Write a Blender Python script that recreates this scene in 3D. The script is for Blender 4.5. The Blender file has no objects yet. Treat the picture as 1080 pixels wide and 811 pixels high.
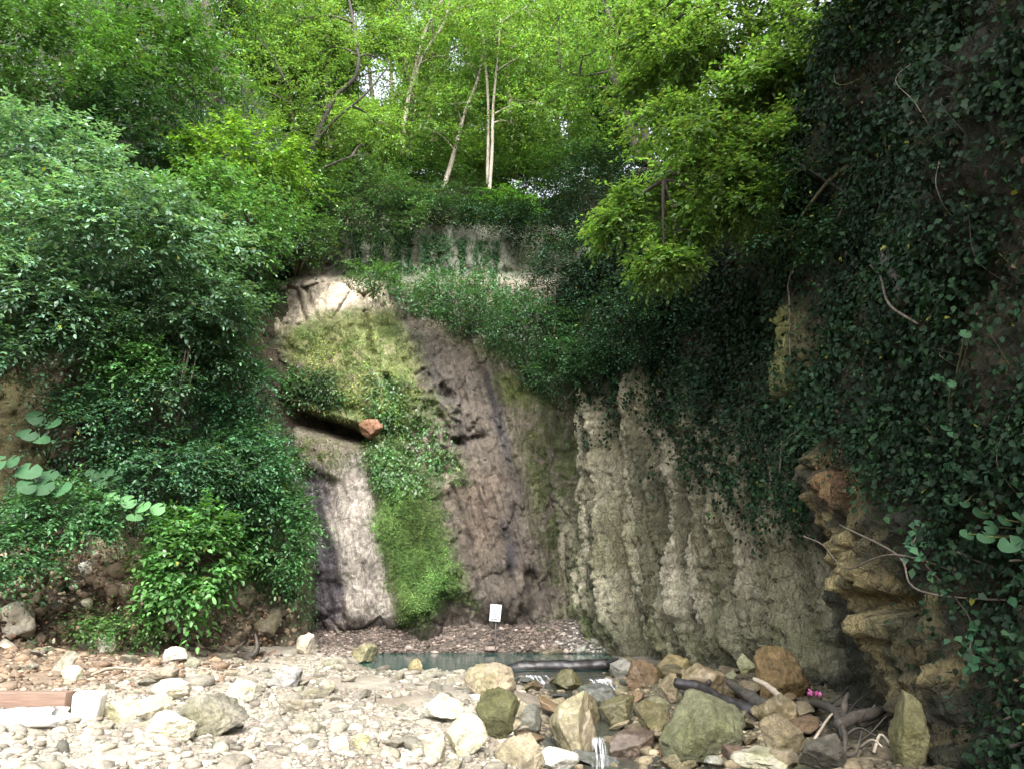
import bpy, math, random
import numpy as np
from mathutils import Vector, Matrix

scene = bpy.context.scene
COL = scene.collection

# ------------------------------------------------------------------ camera
F = 830.0
TH = math.radians(14.5)
CAMZ = 1.6
cam_d = bpy.data.cameras.new('camera')
cam = bpy.data.objects.new('camera', cam_d)
COL.objects.link(cam)
cam.location = (0, 0, CAMZ)
cam.rotation_euler = (math.radians(90) + TH, 0, 0)
cam_d.sensor_width = 36.0
cam_d.lens = 36.0 * F / 1080.0
cam_d.clip_end = 600
scene.camera = cam

# ------------------------------------------------------------------ light
SUN_EL = math.radians(60)
SUN_DIR = Vector((0.12, -0.70, 0.70)).normalized()
w = bpy.data.worlds.new('World'); scene.world = w
w.use_nodes = True
nt = w.node_tree
bg = nt.nodes['Background']
sky = nt.nodes.new('ShaderNodeTexSky')
sky.sky_type = 'NISHITA'
sky.sun_disc = False
sky.sun_elevation = math.asin(SUN_DIR.z)
sky.sun_rotation = math.atan2(SUN_DIR.x, SUN_DIR.y)
sky.dust_density = 6.0
sky.air_density = 1.0
sky.ozone_density = 0.6
hs = nt.nodes.new('ShaderNodeHueSaturation')          # thin bright cloud: a washed out sky
hs.inputs['Saturation'].default_value = .35; hs.inputs['Value'].default_value = 1.25
nt.links.new(sky.outputs[0], hs.inputs['Color']); nt.links.new(hs.outputs[0], bg.inputs[0])
bg.inputs[1].default_value = 0.15
sd = bpy.data.lights.new('sun', 'SUN')
sd.energy = 1.3; sd.angle = math.radians(50); sd.color = (1.0, 0.965, 0.90)
so = bpy.data.objects.new('sun', sd); COL.objects.link(so)
so.rotation_euler = SUN_DIR.to_track_quat('Z', 'Y').to_euler()
so.location = SUN_DIR * 60
scene.view_settings.view_transform = 'Standard'
scene.view_settings.look = 'None'
scene.view_settings.gamma = 1
scene.view_settings.exposure = 1.95
scene.view_settings.use_curve_mapping = False
cy = scene.cycles
cy.use_denoising = True
cy.max_bounces = 5
cy.diffuse_bounces = 3
cy.glossy_bounces = 2
cy.transmission_bounces = 3
cy.transparent_max_bounces = 4
cy.caustics_reflective = False
cy.caustics_refractive = False
cy.sample_clamp_indirect = 6

# ------------------------------------------------------------------ projection helpers (photo pixels 1080 x 811)
cT, sT = math.cos(TH), math.sin(TH)

def pt(px, py, Y):
    px = np.asarray(px, float); py = np.asarray(py, float); Y = np.asarray(Y, float)
    a = (px - 540) / F; b = (405.5 - py) / F
    dy = cT - b * sT; dz = sT + b * cT
    return np.stack(np.broadcast_arrays(a / dy * Y, Y, CAMZ + dz / dy * Y), -1)

def proj(P):
    x, y, z = P[..., 0], P[..., 1], P[..., 2] - CAMZ
    d = np.maximum(y * cT + z * sT, .05)
    return 540 + F * x / d, 405.5 - F * (-y * sT + z * cT) / d

def mpp(px, py, Y):                      # metres per photo pixel at that place
    b = (405.5 - py) / F
    return Y / (cT - b * sT) / F

# ------------------------------------------------------------------ noise
_r = np.random.RandomState(7)
_perm = _r.permutation(256); _perm = np.concatenate([_perm, _perm])
_g = _r.normal(size=(256, 3)); _g /= np.linalg.norm(_g, axis=1)[:, None]

def perlin(x, y, z):
    x, y, z = np.broadcast_arrays(np.asarray(x, float), np.asarray(y, float), np.asarray(z, float))
    xi, yi, zi = np.floor(x).astype(int), np.floor(y).astype(int), np.floor(z).astype(int)
    xf, yf, zf = x - xi, y - yi, z - zi
    u, v, w_ = [t * t * t * (t * (t * 6 - 15) + 10) for t in (xf, yf, zf)]
    xi &= 255; yi &= 255; zi &= 255
    out = 0
    for i in (0, 1):
        for j in (0, 1):
            for k in (0, 1):
                h = _perm[_perm[_perm[(xi + i) & 255] + ((yi + j) & 255)] + ((zi + k) & 255)]
                g = _g[h]
                d = g[..., 0] * (xf - i) + g[..., 1] * (yf - j) + g[..., 2] * (zf - k)
                out = out + d * (u if i else 1 - u) * (v if j else 1 - v) * (w_ if k else 1 - w_)
    return out * 1.5

def fbm(x, y, z, octv=4, gain=.5):
    s = 0; a = 1; f = 1
    for o in range(octv):
        s = s + a * perlin(x * f + o * 17.3, y * f + o * 5.1, z * f - o * 9.7)
        a *= gain; f *= 2.03
    return s

def ridged(x, y, z, octv=3):
    s = 0; a = 1; f = 1
    for o in range(octv):
        s = s + a * (1 - 2.2 * np.abs(perlin(x * f + o * 31.3, y * f + o * 15.1, z * f - o * 4.7)))
        a *= .5; f *= 2.1
    return s

def cells(x, y, z, seed=0):
    """F1, F2-F1 and a random value of the nearest cell"""
    xi, yi, zi = np.floor(x).astype(int), np.floor(y).astype(int), np.floor(z).astype(int)
    f1 = np.full(x.shape, 9.); f2 = np.full(x.shape, 9.); idv = np.zeros(x.shape)
    for i in (-1, 0, 1):
        for j in (-1, 0, 1):
            for k in (-1, 0, 1):
                h = _perm[_perm[_perm[(xi + i + seed) & 255] + ((yi + j) & 255)] + ((zi + k) & 255)]
                px_ = xi + i + .5 + .42 * _g[h, 0]; py_ = yi + j + .5 + .42 * _g[h, 1]; pz_ = zi + k + .5 + .42 * _g[h, 2]
                d = np.sqrt((x - px_) ** 2 + (y - py_) ** 2 + (z - pz_) ** 2)
                near = d < f1
                f2 = np.where(near, f1, np.minimum(f2, d))
                idv = np.where(near, h / 255., idv)
                f1 = np.where(near, d, f1)
    return f1, f2 - f1, idv

def sst(a, b, x):
    t = np.clip((x - a) / (b - a), 0, 1)
    return t * t * (3 - 2 * t)

def poly(px, py, pts, soft=10.):
    """soft inside-mask of a polygon"""
    pts = np.array(pts, float)
    d2 = np.full(px.shape, 1e12); ins = np.zeros(px.shape, bool)
    n = len(pts)
    for i in range(n):
        ax, ay = pts[i]; bx, by = pts[(i + 1) % n]
        ex, ey = bx - ax, by - ay
        t = np.clip(((px - ax) * ex + (py - ay) * ey) / (ex * ex + ey * ey + 1e-9), 0, 1)
        d2 = np.minimum(d2, (px - ax - t * ex) ** 2 + (py - ay - t * ey) ** 2)
        c = ((ay > py) != (by > py)) & (px < (bx - ax) * (py - ay) / (by - ay + 1e-12) + ax)
        ins ^= c
    s = np.where(ins, 1, -1) * np.sqrt(d2)
    return sst(-soft, soft, s)

def line_mask(px, py, pts, wid):
    d2 = np.full(px.shape, 1e12)
    for (ax, ay), (bx, by) in zip(pts[:-1], pts[1:]):
        ex, ey = bx - ax, by - ay
        t = np.clip(((px - ax) * ex + (py - ay) * ey) / (ex * ex + ey * ey + 1e-9), 0, 1)
        d2 = np.minimum(d2, (px - ax - t * ex) ** 2 + (py - ay - t * ey) ** 2)
    return np.exp(-d2 / (wid * wid))

def mixc(c, new, m):
    return c + (np.array(new) - c) * np.asarray(m)[..., None]

# ------------------------------------------------------------------ mesh helpers
def mesh_np(name, V, Fs, mat=None, col=None, parent=None, smooth=True):
    """V (n,3); Fs: one or several integer arrays (m,k)"""
    if not isinstance(Fs, (list, tuple)): Fs = [Fs]
    Fs = [np.asarray(f) for f in Fs if len(f)]
    me = bpy.data.meshes.new(name)
    V = np.ascontiguousarray(V, dtype=np.float32)
    me.vertices.add(len(V)); me.vertices.foreach_set('co', V.ravel())
    nl = sum(f.size for f in Fs); npoly = sum(len(f) for f in Fs)
    me.loops.add(nl); me.polygons.add(npoly)
    me.loops.foreach_set('vertex_index', np.concatenate([f.ravel() for f in Fs]).astype(np.int32))
    starts = []; o = 0
    for f in Fs:
        starts.append(o + np.arange(len(f)) * f.shape[1]); o += f.size
    me.polygons.foreach_set('loop_start', np.concatenate(starts).astype(np.int32))
    if smooth: me.polygons.foreach_set('use_smooth', np.ones(npoly, bool))
    if col is not None:
        at = me.attributes.new('col', 'FLOAT_COLOR', 'POINT')
        c4 = np.ones((len(V), 4), np.float32); c4[:, :3] = col
        at.data.foreach_set('color', c4.ravel())
    me.update(calc_edges=True)
    if mat is not None: me.materials.append(mat)
    ob = bpy.data.objects.new(name, me); COL.objects.link(ob)
    if parent is not None: ob.parent = parent
    return ob

def tag(o, label=None, cat=None, group=None, kind=None):
    if label: o['label'] = label
    if cat: o['category'] = cat
    if group: o['group'] = group
    if kind: o['kind'] = kind
    return o

def empty(name, loc, label, cat, group=None):
    e = bpy.data.objects.new(name, None); COL.objects.link(e)
    e.location = [float(v) for v in loc]; e.empty_display_size = .2
    return tag(e, label, cat, group)

def child(name, V, Fs, mat, parent, col=None, smooth=True):
    """part given in world coordinates, stored relative to its parent's base"""
    return mesh_np(name, np.asarray(V) - np.array(parent.location), Fs, mat, col, parent, smooth)

def recentre(o, c):
    """put a mesh object's origin at c"""
    c = np.array(c, float)
    me = o.data; n = len(me.vertices)
    b = np.empty(n * 3, np.float32); me.vertices.foreach_get('co', b)
    b = b.reshape(-1, 3) - c.astype(np.float32)
    me.vertices.foreach_set('co', b.ravel()); me.update()
    o.location = c.tolist()
    return o

def grid_faces(nv, nu):
    i = np.arange(nv * nu).reshape(nv, nu)
    return np.stack([i[:-1, :-1], i[:-1, 1:], i[1:, 1:], i[1:, :-1]], -1).reshape(-1, 4)

def tube(pts, radii, n=7, cap=True, rough=0, seed=0):
    pts = np.asarray(pts, float); m = len(pts)
    radii = np.broadcast_to(np.asarray(radii, float), (m,))
    T = np.gradient(pts, axis=0); T /= np.linalg.norm(T, axis=1)[:, None] + 1e-9
    up = np.array([0, 0, 1.]) if abs(T[0, 2]) < .9 else np.array([1., 0, 0])
    N = np.cross(T[0], up); N /= np.linalg.norm(N)
    Ns = []
    for k in range(m):
        N = N - T[k] * N.dot(T[k]); N /= np.linalg.norm(N) + 1e-9; Ns.append(N)
    Ns = np.array(Ns); Bs = np.cross(T, Ns)
    a = np.arange(n) * 2 * math.pi / n
    rr = np.ones((m, n))
    if rough:
        rr = 1 + rough * perlin(np.cos(a)[None] * 1.3 + seed, np.sin(a)[None] * 1.3, np.arange(m)[:, None] * .45)
    V = pts[:, None] + radii[:, None, None] * rr[..., None] * (np.cos(a)[None, :, None] * Ns[:, None] + np.sin(a)[None, :, None] * Bs[:, None])
    V = V.reshape(-1, 3)
    i = np.arange(m * n).reshape(m, n); j = np.roll(i, -1, 1)
    Q = np.stack([i[:-1], j[:-1], j[1:], i[1:]], -1).reshape(-1, 4)
    Tt = np.zeros((0, 3), int)
    if cap:
        V = np.concatenate([V, pts[:1], pts[-1:]]); c0 = m * n
        t0 = np.stack([j[0], i[0], np.full(n, c0)], -1); t1 = np.stack([i[-1], j[-1], np.full(n, c0 + 1)], -1)
        Tt = np.concatenate([t0, t1])
    return V, Q, Tt

class Bag:                                       # collects tubes / pieces of ONE part
    def __init__(s): s.V = []; s.Q = []; s.T = []; s.n = 0
    def add(s, V, Q=None, T=None):
        s.V.append(np.asarray(V, float))
        if Q is not None and len(Q): s.Q.append(np.asarray(Q) + s.n)
        if T is not None and len(T): s.T.append(np.asarray(T) + s.n)
        s.n += len(V)
    def tube(s, *a, **k): s.add(*tube(*a, **k))
    def get(s):
        fs = []
        if s.Q: fs.append(np.concatenate(s.Q))
        if s.T: fs.append(np.concatenate(s.T))
        return np.concatenate(s.V), fs

def spline(P, n):
    """Catmull-Rom through control points"""
    P = np.asarray(P, float)
    Q = np.concatenate([[2 * P[0] - P[1]], P, [2 * P[-1] - P[-2]]])
    t = np.linspace(0, len(P) - 1 - 1e-6, n); i = t.astype(int); f = (t - i)[:, None]
    a, b, c, d = Q[i], Q[i + 1], Q[i + 2], Q[i + 3]
    return .5 * (2 * b + (c - a) * f + (2 * a - 5 * b + 4 * c - d) * f ** 2 + (3 * b - a - 3 * c + d) * f ** 3)

# ------------------------------------------------------------------ materials
def newmat(name):
    m = bpy.data.materials.new(name); m.use_nodes = True
    n = m.node_tree.nodes; l = m.node_tree.links
    return m, n, l, n['Principled BSDF']

def nd(n, t, **k):
    o = n.new(t)
    for a, b in k.items(): setattr(o, a, b)
    return o

def noise_node(n, l, vec, scale, detail=5, rough=.6):
    t = n.new('ShaderNodeTexNoise'); t.inputs['Scale'].default_value = scale
    t.inputs['Detail'].default_value = detail; t.inputs['Roughness'].default_value = rough
    if vec is not None: l.new(vec, t.inputs['Vector'])
    return t.outputs['Fac']

def maprange(n, l, src, a, b, c, d):
    m = n.new('ShaderNodeMapRange'); l.new(src, m.inputs[0])
    for i, v in enumerate((a, b, c, d)): m.inputs[i + 1].default_value = v
    return m.outputs[0]

def mulcol(n, l, colr, fac):
    m = n.new('ShaderNodeVectorMath'); m.operation = 'SCALE'
    l.new(colr, m.inputs[0]); l.new(fac, m.inputs['Scale'])
    return m.outputs[0]

def mathn(n, l, op, a, b):
    m = n.new('ShaderNodeMath'); m.operation = op
    for i, v in enumerate((a, b)):
        if isinstance(v, (int, float)): m.inputs[i].default_value = v
        else: l.new(v, m.inputs[i])
    return m.outputs[0]

def rock_mat(name, s1=1.5, s2=9, bump=.6, dist=.05, rough=.85, objcol=False, stretch=(1, 1, 1), spec=.35, contrast=1.0, chips=0, chip_s=5):
    m, n, l, b = newmat(name)
    tc = n.new('ShaderNodeTexCoord'); mp = n.new('ShaderNodeMapping'); mp.inputs['Scale'].default_value = stretch
    l.new(tc.outputs['Object'], mp.inputs[0]); vec = mp.outputs[0]
    if objcol:
        oi = n.new('ShaderNodeObjectInfo'); c = oi.outputs['Color']
        off = n.new('ShaderNodeVectorMath'); off.operation = 'ADD'
        sc = n.new('ShaderNodeVectorMath'); sc.operation = 'SCALE'; sc.inputs[0].default_value = (37, 53, 71)
        l.new(oi.outputs['Random'], sc.inputs['Scale'])
        l.new(vec, off.inputs[0]); l.new(sc.outputs[0], off.inputs[1]); vec = off.outputs[0]
    else:
        a = n.new('ShaderNodeAttribute'); a.attribute_name = 'col'; c = a.outputs['Color']
    n1 = noise_node(n, l, vec, s1, 6, .62); n2 = noise_node(n, l, vec, s2, 6, .7); n3 = noise_node(n, l, vec, s2 * 6, 4, .7)
    f1 = maprange(n, l, n1, .3, .7, 1 - .32 * contrast, 1 + .30 * contrast)
    f2 = maprange(n, l, n2, .3, .7, 1 - .34 * contrast, 1 + .34 * contrast)
    f3 = maprange(n, l, n3, .3, .7, 1 - .25 * contrast, 1 + .25 * contrast)
    f = mathn(n, l, 'MULTIPLY', mathn(n, l, 'MULTIPLY', f1, f2), f3)
    if objcol:                                                   # lichen, moss and stain patches of each stone
        n4 = noise_node(n, l, vec, 1.9, 5, .65)
        k4 = maprange(n, l, n4, .46, .64, 0, .75)
        mt = n.new('ShaderNodeVectorMath'); mt.operation = 'MULTIPLY'; mt.inputs[1].default_value = (.62, .66, .42); l.new(c, mt.inputs[0])
        mxx = n.new('ShaderNodeMix'); mxx.data_type = 'RGBA'; l.new(k4, mxx.inputs[0]); l.new(c, mxx.inputs[6]); l.new(mt.outputs[0], mxx.inputs[7]); c = mxx.outputs[2]
    chip_h = None
    if chips:                                                   # broken, angular surface: every chip has its own tone and tilt
        nw = n.new('ShaderNodeTexNoise'); nw.inputs['Scale'].default_value = chip_s * 1.2; nw.inputs['Detail'].default_value = 3; l.new(vec, nw.inputs['Vector'])
        ws = n.new('ShaderNodeVectorMath'); ws.operation = 'SCALE'; ws.inputs['Scale'].default_value = .9 / chip_s; l.new(nw.outputs['Color'], ws.inputs[0])
        wa = n.new('ShaderNodeVectorMath'); wa.operation = 'ADD'; l.new(vec, wa.inputs[0]); l.new(ws.outputs[0], wa.inputs[1])
        hs_ = []
        for q_, (sc_, am) in enumerate(((chip_s, 1.0), (chip_s * 2.7, .6))):
            v1 = n.new('ShaderNodeTexVoronoi'); v1.inputs['Scale'].default_value = sc_; l.new(wa.outputs[0], v1.inputs['Vector'])
            v2 = n.new('ShaderNodeTexVoronoi'); v2.feature = 'DISTANCE_TO_EDGE'; v2.inputs['Scale'].default_value = sc_; l.new(wa.outputs[0], v2.inputs['Vector'])
            sx_ = n.new('ShaderNodeSeparateXYZ'); l.new(v1.outputs['Color'], sx_.inputs[0])
            f = mathn(n, l, 'MULTIPLY', f, maprange(n, l, sx_.outputs[0], 0, 1, 1 - .3 * chips * am, 1 + .3 * chips * am))
            f = mathn(n, l, 'MULTIPLY', f, maprange(n, l, v2.outputs['Distance'], 0, .06, 1 - .45 * chips * am, 1))
            hs_.append(mathn(n, l, 'MULTIPLY', mathn(n, l, 'ADD', sx_.outputs[1], maprange(n, l, v2.outputs['Distance'], 0, .1, -.6, 0)), 1.3 * chips * am))
        chip_h = mathn(n, l, 'ADD', *hs_)
    l.new(mulcol(n, l, c, f), b.inputs['Base Color'])
    b.inputs['Roughness'].default_value = rough
    b.inputs['Specular IOR Level'].default_value = spec
    vo = n.new('ShaderNodeTexVoronoi'); vo.feature = 'DISTANCE_TO_EDGE'; vo.inputs['Scale'].default_value = s2 * .55
    l.new(vec, vo.inputs['Vector'])
    vf = maprange(n, l, vo.outputs['Distance'], 0, .12, 0, 1)
    h = mathn(n, l, 'ADD', mathn(n, l, 'ADD', mathn(n, l, 'MULTIPLY', n2, 1.0), mathn(n, l, 'MULTIPLY', n3, .45)), mathn(n, l, 'MULTIPLY', vf, .12))
    if chip_h is not None: h = mathn(n, l, 'ADD', h, chip_h)
    bp = n.new('ShaderNodeBump'); bp.inputs['Strength'].default_value = bump; bp.inputs['Distance'].default_value = dist
    l.new(h, bp.inputs['Height']); l.new(bp.outputs[0], b.inputs['Normal'])
    return m

def leaf_mat(name, trans=.35, rough=.42, spec=.5, tint=(1.5, 1.35, .45)):
    m, n, l, b = newmat(name)
    a = n.new('ShaderNodeAttribute'); a.attribute_name = 'col'; c = a.outputs['Color']
    l.new(c, b.inputs['Base Color'])
    b.inputs['Roughness'].default_value = rough
    b.inputs['Specular IOR Level'].default_value = spec
    t = n.new('ShaderNodeBsdfTranslucent')
    tm = n.new('ShaderNodeVectorMath'); tm.operation = 'MULTIPLY'; tm.inputs[1].default_value = tint
    l.new(c, tm.inputs[0]); l.new(tm.outputs[0], t.inputs['Color'])
    mx = n.new('ShaderNodeMixShader'); mx.inputs[0].default_value = trans
    l.new(b.outputs[0], mx.inputs[1]); l.new(t.outputs[0], mx.inputs[2])
    l.new(mx.outputs[0], n['Material Output'].inputs['Surface'])
    return m

def bark_mat(name, c0, c1, scale=6, moss=None):
    m, n, l, b = newmat(name)
    tc = n.new('ShaderNodeTexCoord'); mp = n.new('ShaderNodeMapping'); mp.inputs['Scale'].default_value = (3, 3, .5)
    l.new(tc.outputs['Object'], mp.inputs[0])
    f = noise_node(n, l, mp.outputs[0], scale, 6, .65)
    cr = n.new('ShaderNodeValToRGB'); cr.color_ramp.elements[0].position = .32; cr.color_ramp.elements[1].position = .68
    cr.color_ramp.elements[0].color = (*c0, 1); cr.color_ramp.elements[1].color = (*c1, 1)
    l.new(f, cr.inputs[0]); out = cr.outputs[0]
    if moss:
        f2 = noise_node(n, l, tc.outputs['Object'], 1.7, 4, .6)
        k = maprange(n, l, f2, .42, .6, 0, 1)
        mx = n.new('ShaderNodeMix'); mx.data_type = 'RGBA'; mx.inputs['B'].default_value = (*moss, 1)
        mx.inputs[7].default_value = (*moss, 1)
        l.new(k, mx.inputs[0]); l.new(out, mx.inputs[6]); out = mx.outputs[2]
    l.new(out, b.inputs['Base Color']); b.inputs['Roughness'].default_value = .85
    bp = n.new('ShaderNodeBump'); bp.inputs['Strength'].default_value = .7; bp.inputs['Distance'].default_value = .03
    l.new(f, bp.inputs['Height']); l.new(bp.outputs[0], b.inputs['Normal'])
    return m

M = {}
M['cliff'] = rock_mat('travertine', 1.2, 8, .9, .07, chips=.45, chip_s=3.4, stretch=(1, 1, .6), contrast=1.25)
M['cliff_right'] = rock_mat('layered_rock', 1.4, 9, 1.0, .07, stretch=(1, 1, .6), chips=.45, chip_s=4.6, contrast=1.1)
M['soil'] = rock_mat('soil', 1.8, 14, .9, .06, chips=.5, chip_s=5, contrast=1.2)
M['gravel_ground'] = rock_mat('gravel_sand', 1.3, 22, .8, .03)
M['stone'] = rock_mat('stone', 3.0, 14, .8, .04, objcol=True, contrast=1.3, chips=.25, chip_s=3)
M['wet_stone'] = rock_mat('wet_stone', 3.0, 12, .6, .03, rough=.38, objcol=True, spec=.5)
M['gravel'] = rock_mat('gravel', 4, 30, .5, .015, contrast=1.2)
M['leaf'] = leaf_mat('leaf', .33, .40, .6, (1.3, 1.35, .5))
M['leaf_bright'] = leaf_mat('leaf_thin', .5, tint=(1.3, 1.3, .55))
M['leaf_dull'] = leaf_mat('leaf_dull', .2, .6, .2)
M['leaf_dark'] = leaf_mat('leaf_waxy', .15, .62, .14)
M['moss'] = leaf_mat('moss', .2, .8, .1)
M['bark_dark'] = bark_mat('bark_dark', (.015, .012, .010), (.06, .05, .04))
M['bark_pale'] = bark_mat('bark_pale', (.11, .098, .075), (.33, .30, .25), 4)
M['bark_brown'] = bark_mat('bark_brown', (.04, .032, .024), (.15, .125, .095))
M['bark_moss'] = bark_mat('bark_moss', (.03, .026, .018), (.10, .085, .05), 5, (.06, .075, .02))
M['litter'] = rock_mat('dead_leaf', 5, 30, .2, .01, rough=.7)

# ------------------------------------------------------------------ leaf clouds
def unit(v): return v / (np.linalg.norm(v, axis=-1, keepdims=True) + 1e-9)

HI = [False]
def leaf_mesh(rng, base, axis, nrm, ln, wd, col, jit=.28, yellow=.006):
    """diamond leaves folded along the midrib: V, F, C"""
    m = len(base)
    axis = unit(axis); side = unit(np.cross(nrm, axis)); nrm = np.cross(axis, side)
    ln = np.broadcast_to(ln, (m,))[:, None]; wd = np.broadcast_to(wd, (m,))[:, None]
    fold = rng.uniform(.02, .22, (m, 1)) * wd
    hi = HI[0]
    mid = base + axis * ln * .42
    V = np.empty((m, 4, 3))
    V[:, 0] = base
    V[:, 1] = mid + side * wd * .5 + nrm * fold
    V[:, 2] = base + axis * ln - nrm * ln * rng.uniform(.0, .22, (m, 1))
    V[:, 3] = mid - side * wd * .5 + nrm * fold
    if hi:                                                    # rounder, pointed leaf blade
        tip = V[:, 2].copy(); V = np.empty((m, 6, 3))
        q1 = base + axis * ln * .28; q2 = base + axis * ln * .66 - nrm * ln * .05
        V[:, 0] = base; V[:, 3] = tip
        V[:, 1] = q1 + side * wd * .5 + nrm * fold; V[:, 5] = q1 - side * wd * .5 + nrm * fold
        V[:, 2] = q2 + side * wd * .36 + nrm * fold * .6; V[:, 4] = q2 - side * wd * .36 + nrm * fold * .6
    k_ = V.shape[1]
    i = np.arange(m)[:, None] * k_
    Fa = np.concatenate([i + [0, 2, 1], i + [0, 3, 2]] if not hi else [i + [0, 3, 2], i + [0, 2, 1], i + [0, 4, 3], i + [0, 5, 4]])
    c = np.broadcast_to(np.array(col, float), (m, 3)) * np.exp(rng.normal(0, jit, (m, 1)))
    c = c * (1 + rng.normal(0, .08, (m, 3)))
    yl = rng.uniform(size=m) < yellow
    c[yl] = np.array([.19, .20, .04]) * rng.uniform(.6, 1.2, (yl.sum(), 1))
    c = np.clip(c, .004, .6)
    return V.reshape(-1, 3), Fa, np.repeat(c, k_, 0)

def twigs(rng, C, D, K, L, ll, lw, col, droop=.25, flat=1.0, jit=.28, coljit=None, yellow=.006, spread=.9):
    """C twig bases, D twig directions; K leaves along each, set alternately left and right, roughly level"""
    m = len(C); D = unit(D)
    up = np.array([0, 0, 1.])
    t = np.linspace(.12, 1, K)
    L = np.broadcast_to(L, (m,))
    P = C[:, None] + D[:, None] * (L[:, None] * t)[..., None] - up * (droop * L[:, None] * t ** 2)[..., None]
    S = unit(np.cross(D, up + rng.normal(0, .25, (m, 3))))
    sg = np.where(np.arange(K) % 2 == 0, 1., -1.)
    ax = D[:, None] * .55 + S[:, None] * sg[None, :, None] * spread + rng.normal(0, .28, (m, K, 3)) - up * .28
    ax[:, -1] = D + rng.normal(0, .2, (m, 3)) - up * .3
    nr = up * flat + D[:, None] * .25 + rng.normal(0, .34, (m, K, 3))
    P = P + rng.normal(0, .015, (m, K, 3))
    s = rng.uniform(.7, 1.25, (m, K)) * (1 - .25 * t)
    if coljit is None: coljit = np.ones((m, 1))
    cc = np.array(col, float) * np.exp(rng.normal(0, .16, (m, 1))) * coljit
    cc = np.repeat(cc[:, None], K, 1)
    return leaf_mesh(rng, P.reshape(-1, 3), ax.reshape(-1, 3), nr.reshape(-1, 3), (ll * s).ravel(), (lw * s).ravel(), cc.reshape(-1, 3), jit, yellow)

def joinl(parts):
    V = []; Fa = []; Cc = []; n = 0
    for v, f, c in parts:
        V.append(v); Fa.append(f + n); Cc.append(c); n += len(v)
    return np.concatenate(V), np.concatenate(Fa), np.concatenate(Cc)
# ================================================================== THE SETTING
def gz(x, y):
    """height of the gorge floor"""
    x = np.asarray(x, float); y = np.asarray(y, float)
    z = .20 + .05 * fbm(x * .6, y * .6, 3.3, 3) + .025 * fbm(x * 3, y * 3, 1.1, 3)
    z = z + .10 * np.maximum(0, -x - 4.0)                       # bank side
    z = z + .12 * sst(11, 7, y) * sst(1, -3, x)
    z = z - .20 * sst(13.8, 16.6, y) * sst(-3.6, -2.6, x)
    cxx = np.interp(y, [4, 8, 10.5, 13.5, 17.5, 20], [1.0, .9, 1.15, 1.0, .9, .5])
    hw = np.interp(y, [4, 8, 13, 17, 18], [1.1, 1.0, .9, .9, 1.2])
    ch = np.exp(-((x - cxx) / hw) ** 2)
    z = z - ch * np.interp(y, [4, 8, 11, 14, 17], [.54, .50, .42, .33, .25]) * sst(18.5, 17, y)
    pool = sst(16.9, 17.7, y + .25 * np.sin(x * 1.3)) * sst(21.2, 20.6, y) * sst(-3.7, -2.9, x) * sst(2.6, 1.6, x)
    z = z - .55 * pool
    z = z - .30 * np.exp(-((x - 3.7) / .7) ** 2 - ((y - 9.9) / 1.0) ** 2)
    tal = sst(20.7, 22.4, y) * 0.75 * sst(-6, -3.5, x)
    return z + tal

def ground_hit(px, py, dz=0.0):
    """world point where the ray of a photo pixel meets the floor (+dz)"""
    Y = np.linspace(5.5, 24, 900)
    P = pt(np.full_like(Y, px), np.full_like(Y, py), Y)
    d = P[:, 2] - gz(P[:, 0], P[:, 1]) - dz
    k = np.argmax(d < 0)
    return P[k] if (d < 0).any() else P[-1]

# ---- ground
xs = np.concatenate([np.linspace(-60, -9.2, 26), np.arange(-9, 6.0, .055), np.linspace(6.2, 60, 26)])
ys = np.concatenate([np.linspace(-40, 4.9, 24), np.arange(5, 23.2, .055), np.linspace(23.5, 90, 22)])
X, Yg = np.meshgrid(xs, ys)
Z = gz(X, Yg)
P = np.stack([X, Yg, Z], -1)
px, py = proj(P)
n1 = fbm(X * .5, Yg * .5, 9, 4); n2 = fbm(X * 2.2, Yg * 2.2, 4, 3)
c = np.broadcast_to(np.array([.30, .272, .222]), P.shape).copy()
c = mixc(c, (.23, .195, .15), sst(-.1, .5, n1))
c = mixc(c, (.17, .125, .085), sst(-5.2, -6.6, X + .5 * n2 + .12 * (Yg - 12)) * .9)            # brown bank soil
c = mixc(c, (.10, .085, .072), sst(20.3, 20.8, Yg))                                           # talus
c = mixc(c, (.10, .095, .06), sst(.9, 1.6, X + .3 * n2) * sst(19.5, 17.5, Yg))                # damp stream side
c = mixc(c, (.05, .055, .045), sst(.12, -.15, Z))
floor = mesh_np('ground', P.reshape(-1, 3), grid_faces(*X.shape), M['gravel_ground'], c.reshape(-1, 3))
tag(floor, kind='structure')

# ---- waterfall cliff
U, Vv = np.meshgrid(np.arange(190, 662, 1.5), np.arange(238, 722, 1.5))
def wf_depth(U, Vv):
    b = 22.0 + (660 - Vv) * .0065 + .0000035 * np.maximum(0, U - 470) ** 2 * 8
    b = b + 1.5 * sst(300, 286, Vv + .18 * (360 - U) * (U > 360) * 0)
    b = b + sst(300, 340, Vv) * .7 * np.exp(-((U - 606) / 13) ** 2) * sst(620, 560, Vv) * 2.0
    b = b + 1.6 * sst(300, 255, U) * 0
    return b
Yw = wf_depth(U, Vv)
P0 = pt(U, Vv, Yw)
wx, wy, wz = P0[..., 0], P0[..., 1], P0[..., 2]
qn = fbm(wx * .8, wz * .8, 2.2, 4) * 14                       # wobble for outlines
qm = fbm(wx * 2.5, wz * 2.5, 7.7, 3) * 6
Uq, Vq = U + qn * .6 + qm * .6, Vv + qn * .4 + qm * .6
S = wx - .30 * (11 - wz)                                      # flow lines run down to the right
d = np.zeros_like(U)
bulge = poly(Uq, Vv, [(292, 350), (335, 318), (400, 318), (432, 375), (430, 440), (402, 452), (380, 446), (335, 428), (296, 420)], 26)
d += 1.05 * bulge
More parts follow.
